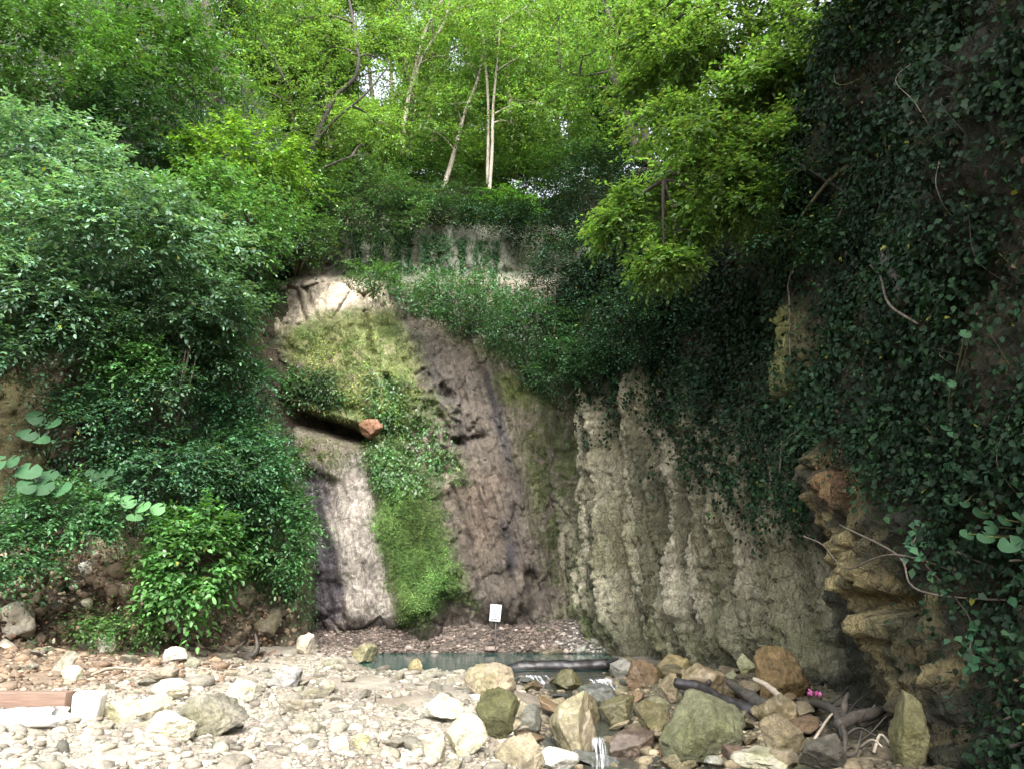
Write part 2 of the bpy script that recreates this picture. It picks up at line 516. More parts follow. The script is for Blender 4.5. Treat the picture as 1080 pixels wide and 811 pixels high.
slab = poly(Uq, Vv, [(335, 492), (388, 470), (420, 472), (462, 520), (486, 625), (440, 668), (365, 668), (342, 600)], 24)
d += .85 * slab
hump = poly(Uq, Vv, [(298, 452), (340, 462), (385, 472), (350, 498), (310, 492)], 14)
d += .55 * hump
grn = poly(Uq, Vq, [(384, 466), (420, 468), (452, 515), (484, 620), (452, 640), (430, 664), (412, 620), (398, 540)], 12)
d += .35 * grn
purp = poly(U, Vv, [(425, 335), (470, 360), (535, 385), (548, 480), (580, 600), (570, 660), (490, 650), (470, 570), (485, 500), (450, 400)], 25)
d += .5 * purp * sst(380, 520, Vv)
lumps = poly(Uq, Vq, [(425, 400), (480, 385), (500, 470), (470, 510), (430, 460)], 18)
d += lumps * (.35 - .55 * np.abs(fbm(wx * 1.6, wz * 1.3, 5, 3)))
d += (.05 + .10 * purp) * ridged(S * 3.2, wz * .28, .3, 3)
d += .07 * slab * ridged(S * 4, wz * .35, 4.3, 2) * (1 - grn)
d += .22 * fbm(wx * .7, wz * .55, 1.2, 4) + .045 * fbm(wx * 3, wz * 2, 2.1, 3) + .025 * fbm(S * 9, wz * .8, 5, 3) + .03 * fbm(wx * 9, wz * 9, 2.7, 2)
f1, f21, idv = cells(wx * 2.6 + .3 * qm / 6, wz * 1.1, wy * .4, 17)
d += (.16 * (idv - .5) - .02 * sst(.12, 0, f21)) * (1 - slab * .8) * (1 - .6 * bulge) + .05 * bulge * fbm(wx * 5, wz * 5, 3, 3)
f1, f21, idv = cells(wx * 1.3, wz * 1.0, wy * .5)
up = poly(Uq, Vv, [(280, 285), (335, 272), (395, 300), (405, 325), (330, 335), (296, 350)], 10)
d += up * (.45 * (idv - .5) - .25 * sst(.14, 0, f21))
tier = sst(292, 278, Vv)
d += tier * (.3 * ridged(wx * .9, wz * .25, 8, 3) - .2)
foot = sst(636, 665, Vv)
f1b, f21b, idb = cells(wx * 1.8, wz * 1.8, wy * .5, 5)
d += foot * (.5 * (idb - .45) - .15 * sst(.12, 0, f21b)) - .35 * foot * (U < 440)
for pts_, wd, dep in (([(296, 430), (318, 441), (345, 449), (372, 458), (385, 463)], 6.5, 1.7), ([(384, 330), (388, 352), (392, 372)], 3, .45),
                      ([(408, 398), (416, 412)], 4, .5), ([(463, 438), (472, 452)], 4, .3), ([(470, 462), (484, 466)], 4, .35),
                      ([(500, 462), (508, 460)], 4, .3), ([(420, 473), (432, 482)], 3, .3), ([(560, 606), (566, 640)], 6, .4)):
    d -= dep * line_mask(U + qm * .5, Vv + qm * .3, pts_, wd)
d += .35 * line_mask(U, Vv, [(300, 424), (340, 434), (378, 446)], 7)             # lip above the crack
Pw = pt(U, Vv, Yw - d)
# colours of the rock itself
base = np.broadcast_to(np.array([.17, .145, .115]), Pw.shape).copy()
nz1 = fbm(wx * .9, wz * .9, 3, 4); nz2 = fbm(wx * 4, wz * 4, 6, 3); nst = fbm(S * 3.5, wz * .25, 1, 4)
base = mixc(base, (.24, .21, .165), sst(0, .5, nz1))
m_purp = poly(Uq, Vq, [(418, 330), (470, 350), (530, 380), (550, 480), (590, 600), (580, 672), (480, 655), (466, 570), (480, 500), (440, 400)], 14)
base = mixc(base, (.092, .078, .064), m_purp * .95)
base = mixc(base, (.150, .130, .102), m_purp * sst(.15, .6, nst) * sst(560, 420, Vv))
base = mixc(base, (.118, .088, .066), poly(Uq, Vq, [(470, 505), (520, 500), (535, 570), (500, 590)], 20) * .6)
base = mixc(base, (.035, .033, .038), .9 * line_mask(Uq * .5 + U * .5, Vv, [(516, 382), (528, 450), (540, 530), (536, 600)], 8) * sst(-.4, .2, nst))
base = mixc(base, (.055, .05, .055), .8 * line_mask(Uq * .5 + U * .5, Vv, [(424, 336), (450, 378), (470, 420), (488, 470)], 9) * sst(-.5, .2, nst))
m_pale = poly(Uq, Vq, [(340, 494), (387, 474), (402, 560), (424, 662), (366, 658), (352, 575)], 7)
base = mixc(base, (.26, .237, .207), m_pale)
base = mixc(base, (.17, .145, .13), m_pale * sst(.15, .55, nz2 + .5 * nst) * .75)
m_wetl = poly(Uq, Vq, [(304, 474), (342, 494), (354, 572), (366, 655), (345, 690), (318, 690), (322, 560)], 8)
base = mixc(base, (.075, .067, .078), m_wetl)
base = mixc(base, (.15, .135, .145), m_wetl * sst(.1, .6, nst) * .7)
base = mixc(base, (.12, .118, .135), poly(Uq, Vq, [(262, 345), (296, 350), (302, 430), (312, 474), (290, 455), (270, 400)], 8) * .95)
m_top = poly(Uq, Vq, [(270, 285), (335, 268), (392, 295), (420, 325), (335, 330), (300, 352), (280, 345)], 9)
base = mixc(base, (.55, .48, .385), m_top)
base = mixc(base, (.24, .175, .13), m_top * sst(.1, .5, nz2) * .6)
m_tier = sst(300, 285, Vv) * sst(330, 360, U)
base = mixc(base, (.15, .165, .125), m_tier)
base = mixc(base, (.12, .13, .085), m_tier * sst(-.1, .35, fbm(wx * 1.6, wz * .4, 12, 4)))
base = mixc(base, (.16, .085, .05), poly(Uq, Vq, [(378, 436), (398, 440), (408, 458), (390, 464), (377, 452)], 3))
base = mixc(base, (.075, .06, .055), foot * .8)
base = mixc(base, (.22, .19, .165), foot * sst(.2, .5, nz2) * .6)
# moss
m_yel = np.maximum(bulge, poly(Uq, Vq, [(296, 345), (340, 318), (415, 325), (440, 380), (430, 450), (380, 446), (300, 424)], 12)) * sst(-.75, -.1, nz1 + .6 * nz2 + .5)
m_yel = m_yel * (1 - .8 * up)
base = mixc(base, (.16, .185, .07), m_yel * .92)
base = mixc(base, (.09, .135, .04), m_yel * sst(.0, .4, fbm(wx * 1.3, wz * 1.3, 15, 4)) * .9)
base = mixc(base, (.22, .20, .12), m_yel * sst(.2, .6, fbm(wx * 1.7, wz * 1.7, 25, 4)) * .8)
m_grn = np.maximum(grn, poly(Uq, Vq, [(405, 400), (424, 420), (430, 468), (400, 470), (408, 430)], 8))
base = mixc(base, (.07, .125, .03), m_grn)
base = mixc(base, (.04, .085, .02), m_grn * sst(.05, .5, nz2) * .8)
m_grn = m_grn * (1 - .75 * sst(.22, .5, fbm(wx * 1.5, wz * 1.2, 33, 4)) * (Vv > 520))
m_lump = poly(Uq, Vq, [(418, 330), (440, 385), (480, 440), (490, 505), (478, 570), (500, 640), (475, 640), (440, 520), (425, 470)], 12)
base = mixc(base, (.065, .085, .035), m_lump * sst(-.4, .2, nz1 + .6 * nz2) * .85)
m_rt = poly(Uq, Vq, [(440, 325), (520, 350), (600, 420), (630, 430), (640, 690), (605, 670), (575, 590), (548, 480), (535, 390), (470, 352)], 14)
base = mixc(base, (.075, .085, .035), m_rt * sst(-.5, .25, nz1 + .5 * nz2 + .1) * .9)
base = mixc(base, (.10, .13, .03), poly(Uq, Vq, [(524, 395), (555, 400), (556, 425), (532, 425)], 7) * .8)
base = mixc(base, (.10, .12, .045), hump * sst(-.2, .3, nz2 + .3 * nz1) * .9)
base = mixc(base, (.07, .085, .035), foot * (U > 440) * sst(-.2, .3, nz1) * .6)
wfc = mesh_np('cliff', Pw.reshape(-1, 3), grid_faces(*U.shape), M['cliff'], base.reshape(-1, 3))
tag(wfc, kind='structure')
WF = dict(P=Pw, U=U, V=Vv, grn=m_grn, yel=m_yel, lump=m_lump * sst(-.4, .2, nz1 + .6 * nz2), rt=m_rt * sst(-.5, .25, nz1 + .5 * nz2 + .1), hump=hump)

# ---- left hillside
Ul, Vl = np.meshgrid(np.arange(-190, 352, 2.2), np.arange(-120, 745, 2.2))
lrows = [745, 700, 640, 580, 540, 460, 400, 330, 250, 150, 50, -60, -120][::-1]
lcols = [-190, 0, 100, 200, 260, 320, 352]
ltab = np.array([[10.6, 12.8, 13.8, 15.2, 16.6, 18.4, 19.0], [12.2, 14, 15, 16.5, 18, 19.5, 20], [12.7, 14.6, 15.6, 17, 18.2, 19.7, 20.2],
                 [13.2, 15.2, 16.2, 17.3, 18.4, 19.9, 20.4], [13.7, 15.6, 16.6, 17.5, 18.5, 20, 20.6], [14, 16, 17, 17.9, 18.7, 20.3, 21],
                 [14.2, 16.2, 17.2, 18.1, 19, 20.6, 21.5], [14.5, 16.5, 17.6, 18.7, 20, 21.5, 22.5], [15.2, 17.5, 18.6, 20, 21.5, 24, 25],
                 [16.6, 19, 20.5, 22, 24, 27, 28], [18.5, 21, 23, 25, 27, 30, 31], [20.6, 24, 26, 28, 30, 33, 34], [22, 26, 28, 30, 32, 35, 36]])[::-1]
def tab2(tab, rows, cols, py_, px_):
    rows = np.array(rows, float); cols = np.array(cols, float)
    i = np.clip(np.searchsorted(rows, py_) - 1, 0, len(rows) - 2); j = np.clip(np.searchsorted(cols, px_) - 1, 0, len(cols) - 2)
    fy = np.clip((py_ - rows[i]) / (rows[i + 1] - rows[i]), 0, 1); fx = np.clip((px_ - cols[j]) / (cols[j + 1] - cols[j]), 0, 1)
    return tab[i, j] * (1 - fy) * (1 - fx) + tab[i + 1, j] * fy * (1 - fx) + tab[i, j + 1] * (1 - fy) * fx + tab[i + 1, j + 1] * fy * fx
def left_edge(py_):
    return np.interp(py_, [-120, 235, 270, 330, 400, 470, 560, 640, 700, 745], [420, 420, 300, 240, 262, 294, 322, 324, 318, 312])
def left_depth(px_, py_):
    px_ = np.asarray(px_, float); py_ = np.asarray(py_, float)
    b = tab2(ltab, lrows, lcols, py_, px_)
    return b + 3.2 * sst(-6, 16, px_ - left_edge(py_))
Yl = left_depth(Ul, Vl)
P0 = pt(Ul, Vl, Yl); wx, wy, wz = P0[..., 0], P0[..., 1], P0[..., 2]
f1, f21, idv = cells(wx * 1.1, wy * .7, wz * 1.1, 3)
low = sst(560, 600, Vl)
dl = .45 * fbm(wx * .5, wy * .5, wz * .5, 4) + .16 * fbm(wx * 2, wy * 2, wz * 2, 4) + .05 * fbm(wx * 7, wy * 7, wz * 7, 2)
rockm = poly(Ul, Vl, [(95, 545), (150, 540), (165, 610), (130, 640), (100, 610)], 10)
rockm2 = poly(Ul, Vl, [(225, 600), (325, 560), (325, 690), (235, 670)], 12)
dl += (rockm + rockm2) * .45 * (idv - .4) + .35 * rockm
cave = poly(Ul, Vl, [(90, 360), (210, 350), (230, 470), (190, 540), (120, 480)], 30)
dl -= 1.1 * cave
Pl = pt(Ul, Vl, Yl - dl)
n1 = fbm(wx * .8, wy * .8, wz * .8, 4); n2 = fbm(wx * 4, wy * 4, wz * 4, 3)
c = np.broadcast_to(np.array([.085, .065, .045]), Pl.shape).copy()
c = mixc(c, (.035, .05, .025), sst(380, 280, Vl))
c = mixc(c, (.15, .115, .08), low * sst(-.2, .4, n1))
c = mixc(c, (.055, .045, .03), sst(0, .5, n2) * .7)
c = mixc(c, (.40, .345, .23), rockm)
c = mixc(c, (.20, .18, .125), rockm2 * sst(-.3, .2, n1 + .3 * n2))
c = mixc(c, (.085, .08, .03), poly(Ul, Vl, [(-190, 400), (50, 390), (60, 480), (40, 540), (-190, 540)], 20) * .8)
c = mixc(c, (.08, .11, .03), poly(Ul, Vl, [(225, 350), (262, 400), (325, 560), (325, 640), (250, 600), (225, 450)], 15) * .8)
top_lim = np.interp(Ul, [-190, 120, 250, 352], [-130, -130, 60, 215]) + 20 * n1
gf = grid_faces(*Ul.shape)
gf = gf[(Vl > top_lim).ravel()[gf].all(1)]
hl = mesh_np('hillside', Pl.reshape(-1, 3), gf, M['soil'], c.reshape(-1, 3))
tag(hl, kind='structure')

# ---- right cliff
foot = [(575, 668, 23.2), (600, 668, 22.3), (640, 672, 20.8), (720, 684, 18.0), (800, 697, 15.0), (862, 722, 12.3), (925, 750, 10.2), (985, 800, 8.1), (1060, 846, 6.5)]
fp = [pt(a, b, y)[:2] for a, b, y in foot] + [np.array(q) for q in ((3.9, 4.2), (4.1, 1.5), (4.6, -3), (6, -9))]
fp = np.array(fp)
ss = spline(fp, 600)
seg = np.concatenate([[0], np.cumsum(np.linalg.norm(np.diff(ss, axis=0), axis=1))])
L = seg[-1]
sv = np.concatenate([np.arange(0, 21.5, .036), np.arange(21.5, L, .25)])
bx = np.interp(sv, seg, ss[:, 0]); by = np.interp(sv, seg, ss[:, 1])
tx, ty = np.gradient(bx, sv), np.gradient(by, sv)
k = 34
ker = np.hanning(2 * k + 1); ker /= ker.sum()
sm = lambda a: np.convolve(np.pad(a, k, mode='edge'), ker, 'valid')
tx, ty = sm(tx), sm(ty); tl = np.hypot(tx, ty); tx /= tl; ty /= tl
nx, ny = -ty, tx                                            # into the rock: to the right of travel is open, left is rock
if nx[len(nx) // 4] < 0: nx, ny = -nx, -ny
zv = np.concatenate([np.arange(-.6, 11.2, .042), np.arange(11.2, 24, .22)])
Sg, Zg = np.meshgrid(sv, zv)
lean = .05 * np.maximum(Zg, 0) + .9 * np.maximum(0, Zg - 10.8) + .3 * sst(8.5, 10.8, Zg)
lean = lean + .5 * sst(4, 9, Zg) * sst(13.5, 17, Sg)
def rw_pos(S_, Z_, off):
    o = lambda a: np.interp(S_, sv, a)
    return np.stack([o(bx) + o(nx) * off, o(by) + o(ny) * off, Z_], -1)
P0 = rw_pos(Sg, Zg, lean)
qx, qy = proj(P0)
wx, wy, wz = P0[..., 0], P0[..., 1], P0[..., 2]
dr = .42 * fbm(Sg * .35, wz * .28, 4.4, 3)
flt = poly(qx, qy, [(600, 400), (700, 400), (850, 480), (880, 700), (590, 680)], 25)
warp = .22 * fbm(Sg * .5, wz * .4, 3, 2)
Sd = Sg + warp - .10 * (6 - wz)
bil = .55 * np.sqrt(np.abs(perlin(Sd * .8, wz * .06, 1.5)) * 1.2 + .003) + .6 * np.sqrt(np.abs(perlin(Sd * 1.9 + 9, wz * .09, 4.5)) * 1.2 + .003) + .3 * np.sqrt(np.abs(perlin(Sd * 4.2 + 9, wz * .25, 8.5)) * 1.2 + .003)
rg = bil * 1.5
dr += (.18 + .02 * flt) * (bil - .75)
f1, f21, idc = cells(Sd * 1.25 + .16 * fbm(Sg * .8, wz * .6, 2, 2), wz * .08, 0 * wz + 3.5, 21)         # separate pillars
dr += flt * (.50 * (idc - .5) + .50 * np.sqrt(np.clip(1 - (f1 / .66) ** 2, 0, 1)) - .30 * sst(.10, 0, f21) - .2)
groove = flt * sst(.2, 0, f21)
f1, f21, idd = cells(Sd * 3.6 + 4, wz * .30, 0 * wz + 7.5, 33)
dr += flt * (.14 * (idd - .5) + .16 * np.sqrt(np.clip(1 - (f1 / .66) ** 2, 0, 1)) - .12 * sst(.10, 0, f21))
f1, f21, idv = cells(Sd * 4.4 + .3 * warp, wz * 2.9, .3 * wz + 5, 1)
dr += (.10 - .02 * flt) * (idv - .5) - (.03 + .03 * flt) * sst(.12, 0, f21)
f1, f21, idv = cells(Sd * 5.5, wz * 8, wz * .2, 9)
dr += .10 * (idv - .5) - .03 * sst(.15, 0, f21)
dr += .03 * fbm(Sg * 9, wz * 9, 3, 2)
dr += (.10 - .05 * flt) * fbm(Sg * 2.2, wz * 2.2, 7, 4)
pil = line_mask(qx, qy, [(916, 495), (926, 545), (940, 600), (968, 645), (990, 720), (1004, 800)], 24)
pil2 = line_mask(qx, qy, [(975, 550), (995, 620), (1016, 720), (1034, 800)], 15)
dr += .40 * pil + .28 * pil2
f1, f21, idp = cells(Sg * 2.6 + warp, wz * 2.2 + .6 * warp, 3.3 + .3 * Sg, 13)
dr += np.maximum(pil, pil2) * (.26 * (idp - .5) - .13 * sst(.12, 0, f21) + .12 * fbm(Sg * 3, wz * 3, 8, 4))
dr -= .6 * line_mask(qx, qy, [(955, 632), (978, 640)], 9)
dr -= .9 * line_mask(qx, qy, [(905, 590), (910, 640)], 14)
dr -= 1.0 * line_mask(qx, qy, [(1050, 560), (1040, 640), (1050, 740)], 18)
dr -= 1.0 * line_mask(qx, qy, [(606, 400), (604, 470), (600, 545)], 11) * (Sg < 4)
dr += .35 * line_mask(qx, qy, [(850, 330), (855, 370), (850, 410)], 16)
dr *= sst(11.8, 10.4, Zg) * .9 + .1
Pr = rw_pos(Sg, Zg, lean - dr)
n1 = fbm(Sg * .7, wz * .5, 2, 4); n2 = fbm(Sg * 4, wz * 4, 5, 3)
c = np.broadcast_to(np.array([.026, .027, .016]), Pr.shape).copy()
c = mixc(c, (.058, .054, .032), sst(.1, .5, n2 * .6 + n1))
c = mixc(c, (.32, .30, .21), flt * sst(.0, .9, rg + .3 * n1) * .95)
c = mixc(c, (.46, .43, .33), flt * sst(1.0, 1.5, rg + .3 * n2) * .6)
c = mixc(c, (.17, .17, .085), flt * sst(.05, .5, n1 + .4 * n2) * .6)
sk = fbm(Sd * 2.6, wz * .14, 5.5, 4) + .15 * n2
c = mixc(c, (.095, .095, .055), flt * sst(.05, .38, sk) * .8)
c = mixc(c, (.42, .395, .295), flt * sst(-.12, -.45, sk) * .7)
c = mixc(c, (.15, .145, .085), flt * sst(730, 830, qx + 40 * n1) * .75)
c = mixc(c, (.10, .12, .045), flt * sst(1.6, .2, wz) * .5)
c = mixc(c, (.20, .165, .080), np.clip(np.maximum(pil, pil2) * 1.3, 0, 1) * sst(-.35, .15, n1 + .5 * n2) * .95)
c = mixc(c, (.07, .07, .035), np.clip(np.maximum(pil, pil2) * 1.3, 0, 1) * sst(.1, .5, fbm(Sg * 1.6, wz * 1.1, 14, 4)) * .7)
c = mixc(c, (.21, .11, .05), line_mask(qx, qy, [(926, 500), (928, 525)], 9) * .5)
c = mixc(c, (.20, .21, .075), line_mask(qx, qy, [(850, 335), (855, 375), (850, 405)], 13) * .9)
c = mixc(c, (.20, .18, .09), poly(qx, qy, [(975, 115), (1000, 120), (998, 160), (980, 158)], 6) * .8)
c = mixc(c, (.07, .095, .03), poly(qx, qy, [(560, 420), (612, 420), (640, 670), (590, 670)], 15) * sst(-.2, .3, n2 + n1) * .8)
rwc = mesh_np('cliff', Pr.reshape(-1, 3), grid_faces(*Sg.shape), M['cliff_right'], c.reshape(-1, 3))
tag(rwc, kind='structure')
RW = dict(P=Pr, qx=qx, qy=qy, flt=flt, pil=np.maximum(pil, pil2))

# ---- wooded slope above the falls
xs = np.linspace(-30, 30, 150); ys = np.concatenate([np.linspace(25.9, 45, 110), np.linspace(45.5, 120, 40)])
X, Yh = np.meshgrid(xs, ys)
def slope_z(x, y):
    x = np.asarray(x, float); y = np.asarray(y, float)
    z = 13.6 + .80 * (np.minimum(y, 38) - 26) + .30 * np.maximum(0, y - 38)
    z = z - 1.8 * np.exp(-((x - .6 - .08 * (y - 26)) / 2.2) ** 2) * sst(24, 27, y)          # little gully of the stream
    z = z + .35 * np.maximum(0, np.abs(x) - 6)
    return z + .5 * fbm(x * .3, y * .3, 7, 4)
Zh = slope_z(X, Yh)
Ph = np.stack([X, Yh, Zh], -1)
n1 = fbm(X * .8, Yh * .8, 2, 4)
c = np.broadcast_to(np.array([.07, .06, .04]), Ph.shape).copy()
c = mixc(c, (.05, .07, .025), sst(-.1, .4, n1))
us = mesh_np('hillside', Ph.reshape(-1, 3), grid_faces(*X.shape), M['soil'], c.reshape(-1, 3))
tag(us, kind='structure')

# ---- water
def water_mat(name, colr, rough, bump, scale, trans=0.0):
    m, n, l, b = newmat(name)
    b.inputs['Base Color'].default_value = (*colr, 1); b.inputs['Roughness'].default_value = rough
    b.inputs['IOR'].default_value = 1.33; b.inputs['Specular IOR Level'].default_value = .5
    b.inputs['Transmission Weight'].default_value = trans
    tc = n.new('ShaderNodeTexCoord')
    f = noise_node(n, l, tc.outputs['Object'], scale, 4, .55)
    bp = n.new('ShaderNodeBump'); bp.inputs['Strength'].default_value = bump; bp.inputs['Distance'].default_value = .02
    l.new(f, bp.inputs['Height']); l.new(bp.outputs[0], b.inputs['Normal'])
    return m
M['pool'] = water_mat('pool_water', (.02, .075, .064), .06, .25, 5)
M['stream'] = water_mat('stream_water', (.06, .065, .05), .05, .8, 12, .25)
xs = np.linspace(-4.8, 2.4, 60); ys = np.linspace(16.6, 21.3, 40)
X, Y_ = np.meshgrid(xs, ys)
o = mesh_np('water', np.stack([X, Y_, .0 + .004 * fbm(X * 2, Y_ * 2, 0, 2)], -1).reshape(-1, 3), grid_faces(*X.shape), M['pool'])
tag(o, kind='structure')
# stream running down between the boulders
yv = np.linspace(6.0, 17.2, 150)
cx_ = np.interp(yv, [4, 8, 10.5, 13.5, 17.5, 20], [1.0, .9, 1.15, 1.0, .9, .5])
zz = np.interp(yv, [6, 8.3, 8.7, 11, 11.5, 13.6, 14.2, 16, 16.5, 17.2], [-.36, -.34, -.2, -.17, -.1, -.08, -.04, -.03, -.005, 0.002])
uu = np.linspace(-1, 1, 26)
X = cx_[:, None] + uu[None] * 1.15; Y_ = np.repeat(yv[:, None], 26, 1)
o = mesh_np('stream', np.stack([X, Y_, zz[:, None] + .012 * fbm(X * 4, Y_ * 4, 0, 3)], -1).reshape(-1, 3), grid_faces(*X.shape), M['stream'])
tag(o, kind='structure')
# ================================================================== STONES
def rock_geom(seed, sub=4, planes=16, rough=.05, asp=(1, 1, 1), soft=.0, pmin=.55, pmax=1.0):
    """angular rock: a sphere cut by random planes, then roughened"""
    rng = np.random.RandomState(seed)
    V, Fi = ico(sub)
    N = unit(rng.normal(size=(planes, 3)))
    dpl = rng.uniform(pmin, pmax, planes)
    k = V @ N.T
    r = np.where(k > .05, dpl / np.maximum(k, .05), 9).min(1)
    r = np.minimum(r, 1.25)
    P = V * r[:, None]
    if rough:
        o = rng.uniform(0, 50, 3)
        q = P + o
        dn = rough * (1.6 * fbm(q[:, 0] * 1.6, q[:, 1] * 1.6, q[:, 2] * 1.6, 3) + .8 * fbm(q[:, 0] * 6, q[:, 1] * 6, q[:, 2] * 6, 3)) - rough * .8 * sst(.12, 0, np.abs(perlin(q[:, 0] * 2.2, q[:, 1] * 2.2, q[:, 2] * 2.2)))
        P = P * (1 + dn)[:, None]
    return P * np.array(asp) / np.abs(P).max(0), Fi

_ico = {}
def ico(sub):
    if sub in _ico: return _ico[sub]
    import bmesh
    bm = bmesh.new(); bmesh.ops.create_icosphere(bm, subdivisions=sub, radius=1)
    V = np.array([v.co[:] for v in bm.verts]); Fi = np.array([[v.index for v in f.verts] for f in bm.faces]); bm.free()
    _ico[sub] = (V, Fi); return V, Fi

rngS = np.random.RandomState(21)
PALE = (.38, .35, .275); TAN = (.25, .205, .135); GREY = (.22, .215, .185); OLIVE = (.165, .142, .082); BROWN = (.16, .11, .065)
SLATE = (.12, .125, .115); MOSSY = (.122, .112, .056); OCHRE = (.235, .185, .095); ORANGE = (.24, .145, .075); DARK = (.075, .07, .055)
def boulder(px0, py0, px1, py1, colr, label, seed, wet=False, rot=None, planes=14, depth=.8, sink=.18, name='boulder', asp=None, lift=0, rough=.06):
    """a boulder that fills a box of the photograph, resting on the floor where its foot is"""
    cxp = (px0 + px1) / 2
    B = ground_hit(cxp, py1, lift)
    wd = (px1 - px0) * mpp(cxp, py1, B[1]); hh = (py1 - py0) * mpp(cxp, py1, B[1])
    V, Fi = rock_geom(seed, 5, planes, rough)
    if rot: 
        a = math.radians(rot); R_ = np.array([[math.cos(a), 0, math.sin(a)], [0, 1, 0], [-math.sin(a), 0, math.cos(a)]])
        V = V @ R_.T; V = V / np.abs(V).max(0)
    dp = max(wd, hh) * depth
    h2 = hh * (1 + sink)
    V = V * np.array([wd / 2, dp / 2, h2 / 2])
    o = mesh_np(name, V, Fi, M['wet_stone' if wet else 'stone'], smooth=False)
    o.location = (float(B[0]), float(B[1] + dp * .35), float(B[2] - lift * 0 + hh - h2 / 2))
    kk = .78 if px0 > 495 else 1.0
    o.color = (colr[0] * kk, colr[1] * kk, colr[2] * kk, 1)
    return tag(o, label, 'boulder' if name == 'boulder' else 'rock')

